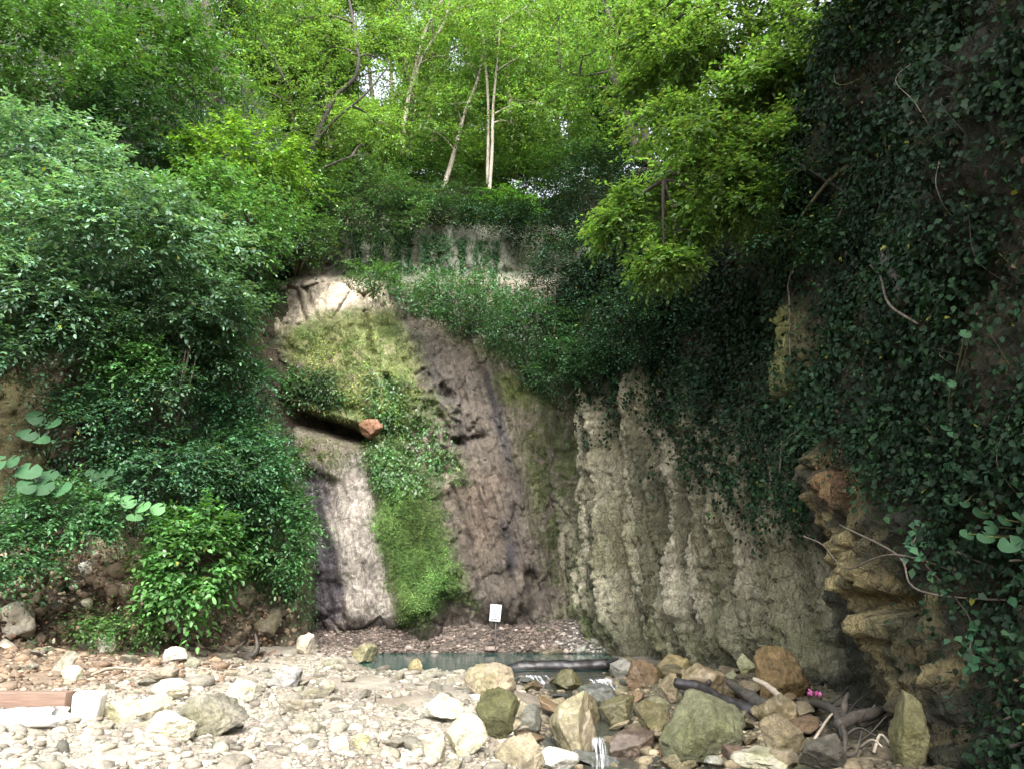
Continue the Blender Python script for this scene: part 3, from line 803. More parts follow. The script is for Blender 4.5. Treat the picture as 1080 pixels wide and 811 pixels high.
BL = [
 (578, 733, 628, 797, (.33, .29, .20), 'pale lichen spotted boulder left of the small cascade', 1, 0, None, 14),
 (588, 727, 638, 772, TAN, 'smooth tan boulder at the upper left of the small cascade', 2, 0, 15, 12),
 (583, 707, 618, 731, MOSSY, 'rounded yellow green boulder below the dark drift log', 3, 0, None, 20),
 (608, 717, 650, 746, SLATE, 'dark grey wet boulder with white water running over its shoulder', 4, 1, -15, 12),
 (633, 727, 674, 770, MOSSY, 'green and yellow mossy boulder standing above the flat brown wet rock', 5, 0, None, 14),
 (672, 741, 716, 780, OLIVE, 'olive boulder between the mossy one and the big green slab', 6, 0, None, 14),
 (637, 767, 698, 804, (.12, .09, .07), 'flat dark brown wet rock right of the small cascade', 7, 1, None, 12),
 (702, 737, 804, 810, (.145, .15, .085), 'largest boulder, a tilted green grey slab in front of the black branch', 8, 0, 22, 9),
 (694, 773, 716, 799, ORANGE, 'small orange brown rock leaning on the big green slab', 9, 0, None, 11),
 (698, 793, 748, 818, OLIVE, 'low olive rock at the foot of the big green slab', 10, 0, None, 12),
 (640, 692, 673, 716, GREY, 'grey boulder beside the right end of the drift log', 11, 0, None, 14),
 (658, 698, 699, 727, BROWN, 'brown boulder right of the drift log end', 12, 1, None, 14),
 (692, 691, 731, 716, OCHRE, 'knobbly ochre boulder behind the tall narrow tan rock', 13, 0, None, 18),
 (696, 706, 719, 744, TAN, 'tall narrow tan rock standing in the stream bed', 14, 0, None, 12),
 (722, 697, 776, 741, (.24, .19, .12), 'broad tan boulder above the black branch', 15, 0, 8, 12),
 (710, 678, 738, 697, GREY, 'grey green rock, left one of the row at the column foot', 16, 0, None, 14),
 (733, 674, 758, 693, SLATE, 'darker grey rock, middle one of the row at the column foot', 17, 0, None, 14),
 (754, 679, 787, 698, GREY, 'wide grey rock, right one of the row at the column foot', 18, 0, None, 14),
 (777, 689, 801, 710, (.30, .30, .17), 'pale yellowish rock right of the grey row', 19, 0, None, 14),
 (800, 680, 862, 738, (.21, .145, .07), 'big rusty brown boulder left of the pink scrap', 220, 0, 0, 24),
 (803, 758, 858, 806, (.22, .18, .11), 'rounded tan boulder strewn with twigs at the lower right', 22, 0, None, 16),
 (806, 732, 856, 774, (.19, .155, .09), 'brown slab lying under the charred branch', 23, 0, 30, 10),
 (850, 776, 905, 815, DARK, 'dark rock under the tangle of roots', 24, 0, None, 14),
 (776, 792, 868, 816, (.34, .32, .26), 'flat pale slab at the bottom edge right of the green slab', 25, 0, 4, 9),
 (957, 735, 1000, 812, (.15, .14, .07), 'yellow olive slab leaning against the ochre rock pillar', 26, 0, 18, 9),
 (998, 760, 1026, 800, (.20, .17, .08), 'yellowish rock tucked beside the leaning slab', 27, 0, None, 12),
 (367, 679, 396, 702, (.24, .22, .13), 'greenish block at the left end of the pool', 28, 0, None, 9),
 (407, 693, 424, 707, PALE, 'small pale block on the left pool edge', 29, 0, None, 9),
 (429, 694, 445, 708, (.36, .30, .17), 'small yellowish pointed rock on the pool edge', 30, 0, None, 8),
 (484, 701, 545, 738, (.29, .245, .17), 'broad tan boulder with mossy flank at the pool outlet', 31, 0, None, 13),
 (498, 728, 548, 780, (.11, .11, .05), 'dark mossy boulder under the tan one at the pool outlet', 32, 0, 25, 12),
 (540, 742, 566, 762, (.36, .31, .23), 'pale tan rock lying on the dark mossy boulder side', 33, 0, None, 12),
 (436, 734, 490, 763, (.56, .53, .45), 'white topped block on the gravel bar left of the plank', 34, 0, -8, 9),
 (458, 756, 514, 798, (.50, .47, .36), 'large pale angular block below the white topped one', 35, 0, None, 10),
 (444, 774, 470, 806, PALE, 'upright pale stone in front of the large pale block', 36, 0, None, 11),
 (276, 702, 315, 726, (.30, .29, .28), 'flat light grey stone near the pool end of the gravel', 37, 0, None, 10),
 (290, 735, 330, 753, (.27, .24, .19), 'brownish grey flat stone in the middle of the gravel', 38, 0, None, 10),
 (367, 771, 393, 790, (.27, .26, .16), 'greenish stone in the foreground gravel', 39, 0, None, 12),
 (343, 777, 372, 796, (.42, .38, .31), 'rounded buff stone left of the greenish foreground stone', 40, 0, None, 18),
 (178, 736, 252, 778, (.22, .205, .165), 'large flat grey brown boulder on the left gravel', 41, 0, 10, 10),
 (135, 735, 184, 764, PALE, 'pale boulder touching the left side of the flat grey brown one', 42, 0, None, 10),
 (137, 752, 199, 785, (.55, .52, .42), 'bright pale boulder in front of the flat grey brown one', 43, 0, None, 11),
 (153, 717, 199, 740, (.40, .365, .29), 'buff boulder behind the flat grey brown one', 44, 0, None, 11),
 (166, 683, 197, 699, (.60, .57, .49), 'white stone under the vine leaves at the bank foot', 45, 0, -10, 10),
 (61, 702, 85, 719, (.58, .56, .47), 'white squared stone behind the reddish beam', 46, 0, None, 8),
 (96, 671, 120, 689, (.56, .53, .44), 'white angular stone lying on the brown bank soil', 47, 0, -12, 8),
 (99, 738, 140, 762, (.46, .42, .33), 'pale boulder right of the white block under the beam', 48, 0, None, 11),
 (228, 716, 266, 742, (.44, .41, .32), 'pale squarish boulder right of the buff one', 49, 0, None, 10),
 (233, 734, 256, 756, (.55, .52, .43), 'small bright stone at the right end of the flat grey brown boulder', 50, 0, None, 11),
 (140, 700, 186, 722, (.23, .20, .155), 'dull brown boulder half sunk behind the stick', 51, 0, None, 10),
 (330, 716, 356, 731, (.34, .30, .235), 'buff block in the gravel below the wet cliff foot', 52, 0, None, 10),
 (310, 668, 334, 690, (.42, .38, .31), 'pale block at the foot of the purple wet streak', 53, 0, None, 9),
 (556, 684, 600, 700, (.24, .21, .15), 'low tan rock behind the drift log', 54, 0, None, 12),
 (600, 752, 636, 800, (.27, .23, .16), 'tan rock hidden partly behind the cascade', 55, 0, None, 12),
 (520, 776, 582, 812, (.30, .26, .18), 'tan sloping rock at the bottom edge left of the lichen spotted boulder', 56, 0, -15, 11),
 (560, 788, 612, 818, (.56, .54, .48), 'whitish crumbly rock at the bottom edge of the stream', 57, 0, None, 14),
]
for b in BL:
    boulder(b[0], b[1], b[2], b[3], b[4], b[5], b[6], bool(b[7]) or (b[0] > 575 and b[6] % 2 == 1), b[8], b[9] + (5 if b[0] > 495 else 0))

# rocks sticking out of the left bank
def on_left(px_, py_, dy=0.0):
    """point of the left hillside under a photo pixel"""
    k = np.argmin((Ul - px_) ** 2 + (Vl - py_) ** 2)
    return Pl.reshape(-1, 3)[k] + np.array([0, dy, 0])
for (a, b, c_, d_, colr, lab, sd) in [
    (-6, 634, 42, 680, (.48, .44, .36), 'large pale boulder at the left edge of the bank', 61),
    (83, 590, 102, 607, (.56, .54, .46), 'white stone on the bank below the fern leaves', 62),
    (82, 630, 99, 647, (.56, .53, .44), 'white stone on the bank left of the buff outcrop', 63),
    (56, 595, 68, 607, (.30, .25, .19), 'small brown stone beside the upper white bank stone', 64),
    (244, 612, 268, 652, (.26, .235, .17), 'upright olive grey block at the bank foot under the slab ferns', 65),
    (268, 640, 296, 672, (.22, .195, .145), 'brown grey block at the bank foot beside the wet cliff', 66),
    (200, 640, 226, 676, (.20, .17, .125), 'brown block under the bright vine leaves', 67)]:
    q = on_left((a + c_) / 2, (b + d_) / 2)
    s_ = mpp((a + c_) / 2, (b + d_) / 2, q[1])
    V, Fi = rock_geom(sd, 4, 10, .06)
    o = mesh_np('boulder', V * np.array([(c_ - a) / 2, (c_ - a) * .4, (d_ - b) / 2]) * s_, Fi, M['stone'])
    o.location = [float(v) for v in q]; o.color = (*colr, 1)
    tag(o, lab, 'boulder')

# orange rock in the crack
q = pt(391, 450, 22.0 + .1)
V, Fi = rock_geom(71, 4, 10, .08)
o = mesh_np('boulder', V * np.array([.36, .3, .32]), Fi, M['stone']); o.location = q.tolist(); o.color = (.23, .12, .08, 1)
o.rotation_euler = (0, .5, 0)
tag(o, 'orange rock wedged in the right end of the dark crack', 'boulder')

# single stones of the gravel bar and of the stream bed
protos = []
for k in range(12):
    V, Fi = rock_geom(100 + k, 4, 9, .05, pmin=.4)
    protos.append((V, Fi))
pmesh = []
rs = np.random.RandomState(5)
SZ = []
tries = 0
while len(SZ) < 170 and tries < 9000:
    tries += 1
    y = rs.uniform(7.2, 19.5); x = rs.uniform(-.66 * y, .30 * y)
    if y > 16.6 and x > -3.6: continue
    qe, qf = proj(np.array([x, y, .25]))
    if qe < 92 and 725 < qf < 790: continue
    s_ = .07 * math.exp(abs(rs.normal(0, .45))) * (1 + .02 * y)
    qx_, qy_ = proj(np.array([x, y, .2]))
    if qx_ > 860 or (qx_ > 780 and rs.rand() < .5): continue
    if any((x - a[0]) ** 2 + (y - a[1]) ** 2 < (s_ + a[2]) ** 2 * .8 for a in SZ): continue
    SZ.append((x, y, s_))
groups = {
 'bar': ('pale angular stone on the left gravel bar', 'pale stones on the left gravel bar'),
 'bank': ('dusty stone lying on the brown soil at the left bank foot', 'stones at the left bank foot'),
 'stream': ('tan stone lying between the stream boulders', 'stones between the stream boulders'),
 'tal': ('whitish stone in the pale heap at the column foot', 'whitish stones at the column foot'),
}
pm = {}
def stone(x, y, s_, kind, colr, wet=False, dz=.14):
    k = rs.randint(12)
    key = (k, wet)
    if key not in pm:
        o = mesh_np('stone', *protos[k], M['wet_stone' if wet else 'stone'], smooth=False); pm[key] = o.data
    else:
        o = bpy.data.objects.new('stone', pm[key]); COL.objects.link(o)
    o.location = (x, y, float(gz(x, y)) + s_ * dz)
    o.scale = (s_ * rs.uniform(.85, 1.4), s_ * rs.uniform(.85, 1.3), s_ * rs.uniform(.35, .75))
    o.rotation_euler = (rs.normal(0, .25), rs.normal(0, .25), rs.uniform(0, 6.3))
    o.color = (*[float(v) for v in colr], 1)
    tag(o, groups[kind][0], 'stone', groups[kind][1])
for x, y, s_ in SZ:
    t = np.array([.35, .32, .26]) * rs.uniform(.6, 1.2) * (1 + rs.normal(0, .02, 3))
    if x < -5.0 - .05 * (y - 10): kind = 'bank'; t = t * .75
    elif x > .1: kind = 'stream'; t = np.array(TAN) * rs.uniform(.5, 1.3) * (1 + rs.normal(0, .08, 3))
    else: kind = 'bar'
    stone(x, y, s_, kind, t)
for k in range(60):                                          # whitish heap at the foot of the columns
    p = ground_hit(rs.uniform(612, 700), rs.uniform(664, 692))
    stone(p[0], p[1], rs.uniform(.08, .17), 'tal', np.array([.42, .41, .37]) * rs.uniform(.55, 1.2), dz=.4)

PILE = []
tries = 0
while len(PILE) < 64 and tries < 4000:                        # the pile that fills the stream bed between the boulders
    tries += 1
    a, b_ = rs.uniform(525, 850), rs.uniform(702, 812)
    p = ground_hit(a, b_); s_ = rs.uniform(.10, .24)
    if any((p[0] - q[0]) ** 2 + (p[1] - q[1]) ** 2 < (s_ + q[2]) ** 2 * .6 for q in PILE): continue
    PILE.append((p[0], p[1], s_))
    t = np.array([TAN, OLIVE, BROWN, GREY, (.30, .25, .17), SLATE][rs.randint(6)]) * rs.uniform(.7, 1.2)
    stone(p[0], p[1], s_, 'stream', t, rs.rand() < .4, dz=.45)

# uncountable small gravel
def small_stones(n, fx, size, colf, sub, seed, name, label):
    r = np.random.RandomState(seed)
    x, y = fx(r, n)
    keep = colf(x, y, r)
    x, y, cc, s_ = x[keep[0]], y[keep[0]], keep[1][keep[0]], size(r, n)[keep[0]]
    m = len(x)
    V0, F0 = ico(sub)
    S_ = s_[:, None] * np.stack([r.uniform(.8, 1.4, m), r.uniform(.8, 1.3, m), r.uniform(.35, .75, m)], -1)
    nn = unit(r.normal(size=(m, 6, 3))); dd = r.uniform(.3, .9, (m, 6))
    kk = np.einsum('vj,mpj->mvp', V0, nn)
    rr = np.where(kk > .05, dd[:, None] / np.maximum(kk, .05), 9).min(2).clip(0, 1.15)
    V = V0[None] * rr[..., None] * S_[:, None]
    a = r.uniform(0, 6.3, m); ca, sa = np.cos(a)[:, None], np.sin(a)[:, None]
    V = np.stack([V[..., 0] * ca - V[..., 1] * sa, V[..., 0] * sa + V[..., 1] * ca, V[..., 2]], -1)
    V += np.stack([x, y, gz(x, y) + s_ * .06], -1)[:, None]
    Fi = (np.arange(m)[:, None, None] * len(V0) + F0[None]).reshape(-1, 3)
    o = mesh_np(name, V.reshape(-1, 3), Fi, M['gravel'], np.repeat(cc, len(V0), 0), smooth=False)
    return tag(o, label, 'gravel', kind='stuff')
def fx_bar(r, n):
    y = 6.1 + 11.3 * r.uniform(0, 1, n) ** 1.1; x = r.uniform(-.68, .56, n) * y
    return x, y
def col_bar(x, y, r):
    n = len(x)
    pal = np.array([.27, .247, .20]) * np.exp(r.normal(-.18, .33, n))[:, None] * (1 + r.normal(0, .022, (n, 3)))
    st = np.array([.17, .14, .09]) * np.exp(r.normal(0, .35, n))[:, None]
    so_ = np.array([.16, .12, .085]) * np.exp(r.normal(0, .4, n))[:, None]
    m = sst(-.1, .6, x)[:, None]; st = st * (1 - .6 * sst(2.3, 3.2, x))[:, None]; c_ = pal * (1 - m) + st * m
    m = sst(-5.0, -6.2, x)[:, None]; c_ = c_ * (1 - m) + so_ * m
    qa, qb = proj(np.stack([x, y, gz(x, y)], -1))
    ok = ((qa > 84) | (qb < 736) | (qb > 786))
    ok = ok | (r.uniform(size=n) < .6)
    ok = ok & (x < np.interp(y, [6, 8, 10, 12.3, 15], [3.5, 3.8, 4.3, 4.9, 4.6]) + .3) & (fbm(x * .7, y * .7, 31, 3) > -.25) & ((gz(x, y) > -.03) | (y < 16))
    return ok, c_
small_stones(34000, fx_bar, lambda r, n: .0155 * np.exp(np.abs(r.normal(0, .55, n))), col_bar, 1, 51, 'gravel', 'pale limestone gravel of the dry stream bar')
small_stones(2600, fx_bar, lambda r, n: .05 * np.exp(np.abs(r.normal(0, .4, n))), col_bar, 2, 52, 'gravel', 'coarse broken rubble scattered over the gravel bar')
def fx_tal(r, n):
    P_ = [ground_hit(a, b) for a, b in zip(r.uniform(335, 720, n), r.uniform(655, 693, n))]
    P_ = np.array(P_); return P_[:, 0], P_[:, 1]
def col_tal(x, y, r):
    n = len(x); qx_, _ = proj(np.stack([x, y, gz(x, y)], -1))
    a = np.array([.125, .10, .085]) * np.exp(r.normal(0, .45, n))[:, None]
    b = np.array([.38, .37, .335]) * np.exp(r.normal(0, .3, n))[:, None]
    m = sst(590, 630, qx_ + r.normal(0, 14, n))[:, None]
    return gz(x, y) > .02, a * (1 - m) + b * m
small_stones(6500, fx_tal, lambda r, n: .030 * np.exp(np.abs(r.normal(0, .5, n))), col_tal, 1, 53, 'gravel', 'reddish brown rubble at the foot of the falls')
def fx_bank(r, n):
    x = r.uniform(-11, -4.2, n); y = r.uniform(10.5, 18, n); return x, y
def col_bank(x, y, r):
    n = len(x); return x < -4.0 - .12 * (y - 9), np.array([.15, .105, .07]) * np.exp(r.normal(0, .5, n))[:, None]
small_stones(2500, fx_bank, lambda r, n: .035 * np.exp(np.abs(r.normal(0, .5, n))), col_bank, 1, 54, 'gravel', 'dirt and stone crumbs at the foot of the left bank')
# crumbs on the sloping bank itself
rb = np.random.RandomState(77)
sel = np.where((poly(Ul, Vl, [(-190, 560), (60, 570), (150, 600), (320, 640), (320, 720), (-190, 740)], 6) > .5).ravel())[0]
sel = rb.choice(sel, 2600)
V0, F0 = ico(1)
S_ = (.03 * np.exp(np.abs(rb.normal(0, .6, len(sel)))))[:, None, None] * rb.uniform(.6, 1.4, (len(sel), 1, 3))
V = V0[None] * S_ * rb.uniform(.75, 1.1, (len(sel), len(V0), 1)) + Pl.reshape(-1, 3)[sel][:, None] + rb.normal(0, .04, (len(sel), 1, 3))
cc = np.array([.19, .145, .10]) * np.exp(rb.normal(0, .5, len(sel)))[:, None]
pl_ = rb.rand(len(sel)) < .12; cc[pl_] = np.array([.48, .44, .36])
o = mesh_np('rubble', V.reshape(-1, 3), (np.arange(len(sel))[:, None, None] * len(V0) + F0[None]).reshape(-1, 3), M['gravel'], np.repeat(cc, len(V0), 0), smooth=False)
tag(o, 'loose crumbled stones on the brown soil bank', 'rubble', kind='stuff')
# dead leaves
n_ = 3800
sel = rb.choice(np.where((poly(Ul, Vl, [(-190, 560), (60, 560), (150, 590), (320, 630), (320, 720), (-190, 740)], 6) > .5).ravel())[0], n_)
Pb = Pl.reshape(-1, 3)[sel] + rb.normal(0, .05, (n_, 3)) + np.array([0, -.05, .04])
v, f, c_ = leaf_mesh(rb, Pb, rb.normal(0, 1, (n_, 3)) * [1, 1, .4], np.array([0, -.6, 1.]) + rb.normal(0, .4, (n_, 3)), rb.uniform(.05, .11, n_), .05, (.13, .075, .04), .5, 0)
o = mesh_np('fallen_leaves', v, f, M['litter'], c_); tag(o, 'brown fallen leaves on the left bank', 'dead leaves', kind='stuff')
# ================================================================== WOOD, SIGN, SCRAPS, WATERFALLS
def woodmat(name, c0, c1, rough=.6, scale=5, axis=(.6, 14, 14)):
    m, n, l, b = newmat(name)
    tc = n.new('ShaderNodeTexCoord'); mp = n.new('ShaderNodeMapping'); mp.inputs['Scale'].default_value = axis
    l.new(tc.outputs['Object'], mp.inputs[0])
    f = noise_node(n, l, mp.outputs[0], scale, 6, .65)
    cr = n.new('ShaderNodeValToRGB'); cr.color_ramp.elements[0].position = .3; cr.color_ramp.elements[1].position = .7
    cr.color_ramp.elements[0].color = (*c0, 1); cr.color_ramp.elements[1].color = (*c1, 1)
    l.new(f, cr.inputs[0]); l.new(cr.outputs[0], b.inputs['Base Color']); b.inputs['Roughness'].default_value = rough
    bp = n.new('ShaderNodeBump'); bp.inputs['Strength'].default_value = .5; bp.inputs['Distance'].default_value = .015
    l.new(f, bp.inputs['Height']); l.new(bp.outputs[0], b.inputs['Normal'])
    return m
M['beam'] = woodmat('red_timber', (.10, .060, .042), (.20, .135, .10), .75)
M['plank'] = woodmat('grey_timber', (.20, .165, .125), (.40, .35, .28), .8)
M['wetwood'] = woodmat('wet_black_wood', (.008, .008, .009), (.035, .03, .03), .32, 3, (2, 2, 6))
M['char'] = woodmat('charred_wood', (.012, .011, .010), (.07, .06, .045), .6, 4, (3, 3, 3))
M['root'] = woodmat('root', (.02, .017, .014), (.075, .062, .05), .8, 4, (3, 3, 3))
M['stick'] = woodmat('stick', (.20, .16, .12), (.42, .37, .29), .8, 4, (3, 3, 3))
def plain(name, c, rough=.5, spec=.5, var=.15, scale=20):
    m, n, l, b = newmat(name)
    tc = n.new('ShaderNodeTexCoord')
    f = maprange(n, l, noise_node(n, l, tc.outputs['Object'], scale, 5, .6), .3, .7, 1 - var, 1 + var)
    rgb = n.new('ShaderNodeRGB'); rgb.outputs[0].default_value = (*c, 1)
    l.new(mulcol(n, l, rgb.outputs[0], f), b.inputs['Base Color'])
    b.inputs['Roughness'].default_value = rough; b.inputs['Specular IOR Level'].default_value = spec
    return m
M['white'] = plain('white_plastic', (.74, .74, .74), .4, .5, .12)
M['inside'] = plain('grey_plastic', (.30, .30, .32), .6)
M['panel'] = plain('sign_white', (.62, .63, .64), .6, .3, .05)
M['ink'] = plain('sign_ink', (.06, .07, .11), .6)
M['iron'] = plain('dull_metal', (.09, .09, .10), .5)
M['pink'] = plain('pink_plastic', (.55, .13, .33), .4, .5, .25)
M['block'] = rock_mat('chalk_block', 3, 16, .4, .015, objcol=True)

def box(cx, cy_, cz, sx, sy, sz, bev=.01, seg=2):
    import bmesh
    bm = bmesh.new(); bmesh.ops.create_cube(bm, size=1)
    for v in bm.verts: v.co = (v.co.x * sx, v.co.y * sy, v.co.z * sz)
    if bev: bmesh.ops.bevel(bm, geom=bm.edges[:], offset=bev, segments=seg, affect='EDGES', profile=.6)
    bmesh.ops.triangulate(bm, faces=bm.faces[:])
    bm.verts.index_update()
    V = np.array([v.co[:] for v in bm.verts]) + [cx, cy_, cz]; Fi = np.array([[v.index for v in f.verts] for f in bm.faces]); bm.free()
    return V, Fi

# ---- sign by the falls
q = pt(522.5, 664, 20.95); zb = float(gz(q[0], q[1]))
s_ = mpp(522, 646, 20.95)
e = empty('sign', (q[0], q[1], zb - .1), 'small white notice board with lines of dark writing before the falls', 'sign')
cz = float(pt(522.5, 646, 20.95)[2]); wS, hS = 11.6 * s_, 17.2 * s_
V, Fi = box(0, 0, 0, wS, .02, hS, .004, 1)
R_ = np.array(Matrix.Rotation(math.radians(5), 3, 'Y') @ Matrix.Rotation(math.radians(-8), 3, 'X'))
ctr = np.array([q[0], q[1], cz])
child('panel', V @ R_.T + ctr, Fi, M['panel'], e, smooth=False)
bg_ = Bag(); rng = np.random.RandomState(4)
for r_, (nw, ind) in enumerate([(9, 0), (7, .5), (9, -.2), (6, 1), (7, .6), (9, 0)]):          # six lines, too small to read
    z_ = hS * (.38 - r_ * .152); x_ = -wS * .40 + ind * wS * .06
    for k in range(nw):
        gw = wS * .058; gap = wS * .028
        if x_ + gw > wS * .45: break
        hgt = hS * rng.choice([.05, .05, .062])
        for part in range(2):
            V, Fi = box(x_ + gw * (.15 + .7 * part), -.0125, z_, gw * .5, .003, hgt * 1.7, 0)
            bg_.add(V @ R_.T + ctr, None, Fi)
        V, Fi = box(x_ + gw * .5, -.0125, z_ + rng.choice([-.4, 0, .4]) * hgt, gw * .4, .003, hgt * .22, 0)
        bg_.add(V @ R_.T + ctr, None, Fi)
        x_ += gw + gap + (wS * .05 if rng.rand() < .25 else 0)
Vv_, Fs_ = bg_.get(); child('lettering', Vv_, Fs_, M['ink'], e, smooth=False)
V, Q, T = tube([(q[0], q[1] + .03, zb - .2), (q[0] + .01, q[1] + .03, cz + hS * .3)], .016, 8)
child('post', V, [Q, T], M['iron'], e)

# ---- reddish beam on a white block, with the white pipe before it
g0 = ground_hit(86, 760)
blockw = 28 * mpp(86, 746, g0[1])
V, Fi = rock_geom(301, 4, 6, .02, pmin=.7)
V, Fi = box(0, 0, 0, blockw, blockw * .9, blockw * 1.05, .05, 3)
V = V * (1 + .05 * fbm(V[:, 0] * 4, V[:, 1] * 4, V[:, 2] * 4, 2)[:, None]); V[:, 0] *= 1 + .18 * V[:, 2] / blockw
o = mesh_np('stone_block', V, Fi, M['block'], smooth=False); o.location = (float(g0[0]), float(g0[1] + blockw * .4), float(g0[2] + blockw * .47)); o.color = (.66, .65, .60, 1)
o.rotation_euler = (.05, .04, .12)
tag(o, 'white squared block beside the end of the reddish beam', 'block')
A = pt(74, 738, g0[1] + .12); B_ = pt(-130, 736, g0[1] + .55)
Lb = float(np.linalg.norm(B_ - A)); hb = 17.5 * mpp(40, 737, g0[1])
V, Fi = box(-Lb / 2, 0, 0, Lb, hb * .9, hb, .012, 2)
o = mesh_np('timber_beam', V, Fi, M['beam'], smooth=False)
dv = Vector((A - B_).tolist()); o.location = A.tolist(); o.rotation_euler = (0, -math.atan2(dv.z, math.hypot(dv.x, dv.y)), math.atan2(dv.y, dv.x))
tag(o, 'reddish brown squared timber beam at the left edge', 'beam')
A = pt(62, 755, g0[1] - .75); B_ = pt(-60, 761, g0[1] - .55)
e = empty('pipe', A - np.array([0, 0, .1]), 'broken white pipe with ragged end lying below the reddish beam', 'pipe')
n_ = 20; mth = 26
path = np.linspace(B_, A, mth); rad = 9.6 * mpp(30, 760, g0[1] - .5)
V, Q, T = tube(path, rad, n_, False)
ax_ = unit(A - B_)
Vr = V.reshape(mth, n_, 3)
ang = np.arange(n_) * 2 * math.pi / n_
Vr[-1] += ax_ * (.07 * np.sin(ang * 2 + 1) + .05 * np.sin(ang * 5))[:, None]
Vi = tube(path, rad * .9, n_, False)[0].reshape(mth, n_, 3); Vi[-1] = Vr[-1] * .98 + .02 * A
allV = np.concatenate([Vr.reshape(-1, 3), Vi.reshape(-1, 3)])
i0 = (mth - 1) * n_; ring = np.stack([i0 + np.arange(n_), i0 + (np.arange(n_) + 1) % n_, mth * n_ + i0 + (np.arange(n_) + 1) % n_, mth * n_ + i0 + np.arange(n_)], -1)
child('pipe_wall', allV, np.concatenate([Q, Q[:, ::-1] + mth * n_, ring]), M['white'], e)
pc = B_ + (A - B_) * .66
V, Q, T = tube([pc - ax_ * .04, pc - ax_ * .03, pc + ax_ * .03, pc + ax_ * .04], [rad * 1.02, rad * 1.14, rad * 1.14, rad * 1.02], n_, False)
child('coupling', V, Q, M['inside'], e)

# ---- logs, branches, roots
def logtube(name, pts, radii, mat, label, cat, n=10, m=40, rough=.3, extra=(), group=None):
    P_ = spline(pts, m); r_ = np.interp(np.linspace(0, 1, m), np.linspace(0, 1, len(radii)), radii)
    b = Bag(); b.tube(P_, r_, n, True, rough, hash(label) % 50 * 0 + len(label))
    for (ep, er) in extra: b.tube(spline(ep, 14), np.linspace(er[0], er[1], 14), 7, True, rough, 3)
    V, Fs_ = b.get()
    base_ = P_.mean(0)
    o = recentre(mesh_np(name, V, Fs_, mat), base_)
    return tag(o, label, cat, group)
gp = lambda px_, py_, dz=0.: ground_hit(px_, py_) + np.array([0, 0, dz])
logtube('drift_log', [pt(526, 706, 17.1), pt(548, 704, 17.05), pt(575, 702.5, 17.0), pt(605, 703, 16.9), pt(642, 700, 16.9)], [.05, .13, .12, .14, .11], M['wetwood'],
        'black wet log lying across the pool outlet', 'log', extra=[([pt(636, 701, 16.9), pt(652, 694, 16.7)], (.06, .03))])
logtube('branch', [pt(712, 720, 10.9), pt(738, 725, 10.7), pt(760, 737, 10.3), pt(790, 749, 9.9), pt(808, 758, 9.7)], [.06, .08, .07, .085, .05], M['wetwood'],
        'black shiny wet branch lying behind the big green slab', 'branch', extra=[([pt(742, 727, 10.7), pt(749, 718, 10.6)], (.05, .03))])
logtube('branch', [pt(768, 719, 10.5), pt(790, 734, 10.1), pt(815, 750, 9.7), pt(840, 767, 9.3)], [.04, .075, .085, .08], M['char'],
        'charred rough branch with pale upper end crossing the shiny one', 'branch')
logtube('branch', [pt(795, 716, 11.3), pt(808, 722, 11.1), pt(822, 734, 10.8), pt(834, 744, 10.6)], [.03, .035, .045, .05], M['stick'],
        'thin pale bent branch below the rusty brown boulder', 'branch')
logtube('weathered_plank', [pt(492, 729, 13.4), pt(499, 745, 12.6), pt(509, 768, 11.7), pt(514, 776, 11.4)], [.10, .12, .12, .09], M['plank'],
        'grey weathered split plank leaning beside the dark mossy boulder', 'plank', n=5, rough=.15)
def over(px_, py_, h=.0):
    """a point h above the floor near that pixel"""
    g_ = ground_hit(px_, py_); return g_ + np.array([0, 0, h])
logtube('root', [over(836, 748, .06), over(862, 756, .16), over(884, 776, .22), over(892, 790, .10)], [.035, .045, .05, .03], M['root'],
        'long curved root running from the rusty boulder into the tangle', 'root')
logtube('root', [over(886, 784, .16), over(904, 780, .20), over(922, 778, .22), over(938, 772, .24)], [.05, .06, .06, .03], M['root'],
        'thick stubby root reaching right in the tangle', 'root', extra=[([over(890, 782, .18), over(893, 796, .12), over(890, 810, .03)], (.025, .012)), ([over(892, 780, .18), over(895, 780, .34), over(899, 778, .42)], (.04, .02))])
rt = np.random.RandomState(12)
for k in range(26):
    a = np.array([rt.uniform(842, 945), rt.uniform(745, 800)]); an = rt.uniform(-.9, .9); ln = rt.uniform(20, 55)
    p2 = a + ln * np.array([math.cos(an), .5 * math.sin(an)]); pm_ = (a + p2) / 2 + rt.normal(0, 4, 2)
    logtube('twig', [over(*a, .03), over(*pm_, rt.uniform(.06, .2)), over(*p2, rt.uniform(.05, .3))], [.016, .012, .006], M['root' if k % 3 else 'stick'],
            'thin dry twig in the root tangle at the right', 'twig', n=5, m=10, group='twigs in the root tangle')
logtube('stick', [gp(96, 716, .06), gp(118, 712, .10), gp(152, 710, .05)], [.02, .025, .012], M['stick'], 'long pale stick lying on the soil behind the boulders', 'stick', n=6)
logtube('stick', [gp(148, 684, .1), gp(168, 680, .14), gp(186, 676, .16)], [.015, .02, .01], M['root'], 'dark stick lying at the foot of the left bank', 'stick', n=6)
logtube('stick', [pt(505, 792, 9.3), pt(512, 775, 9.7), pt(514, 765, 10)], [.02, .018, .012], M['stick'], 'pale stick standing beside the plank foot', 'stick', n=6)
logtube('stick', [pt(498, 780, 9.9), pt(510, 788, 9.5), pt(520, 806, 8.9)], [.03, .028, .02], M['stick'], 'thicker pale stick lying below the plank', 'stick', n=6)
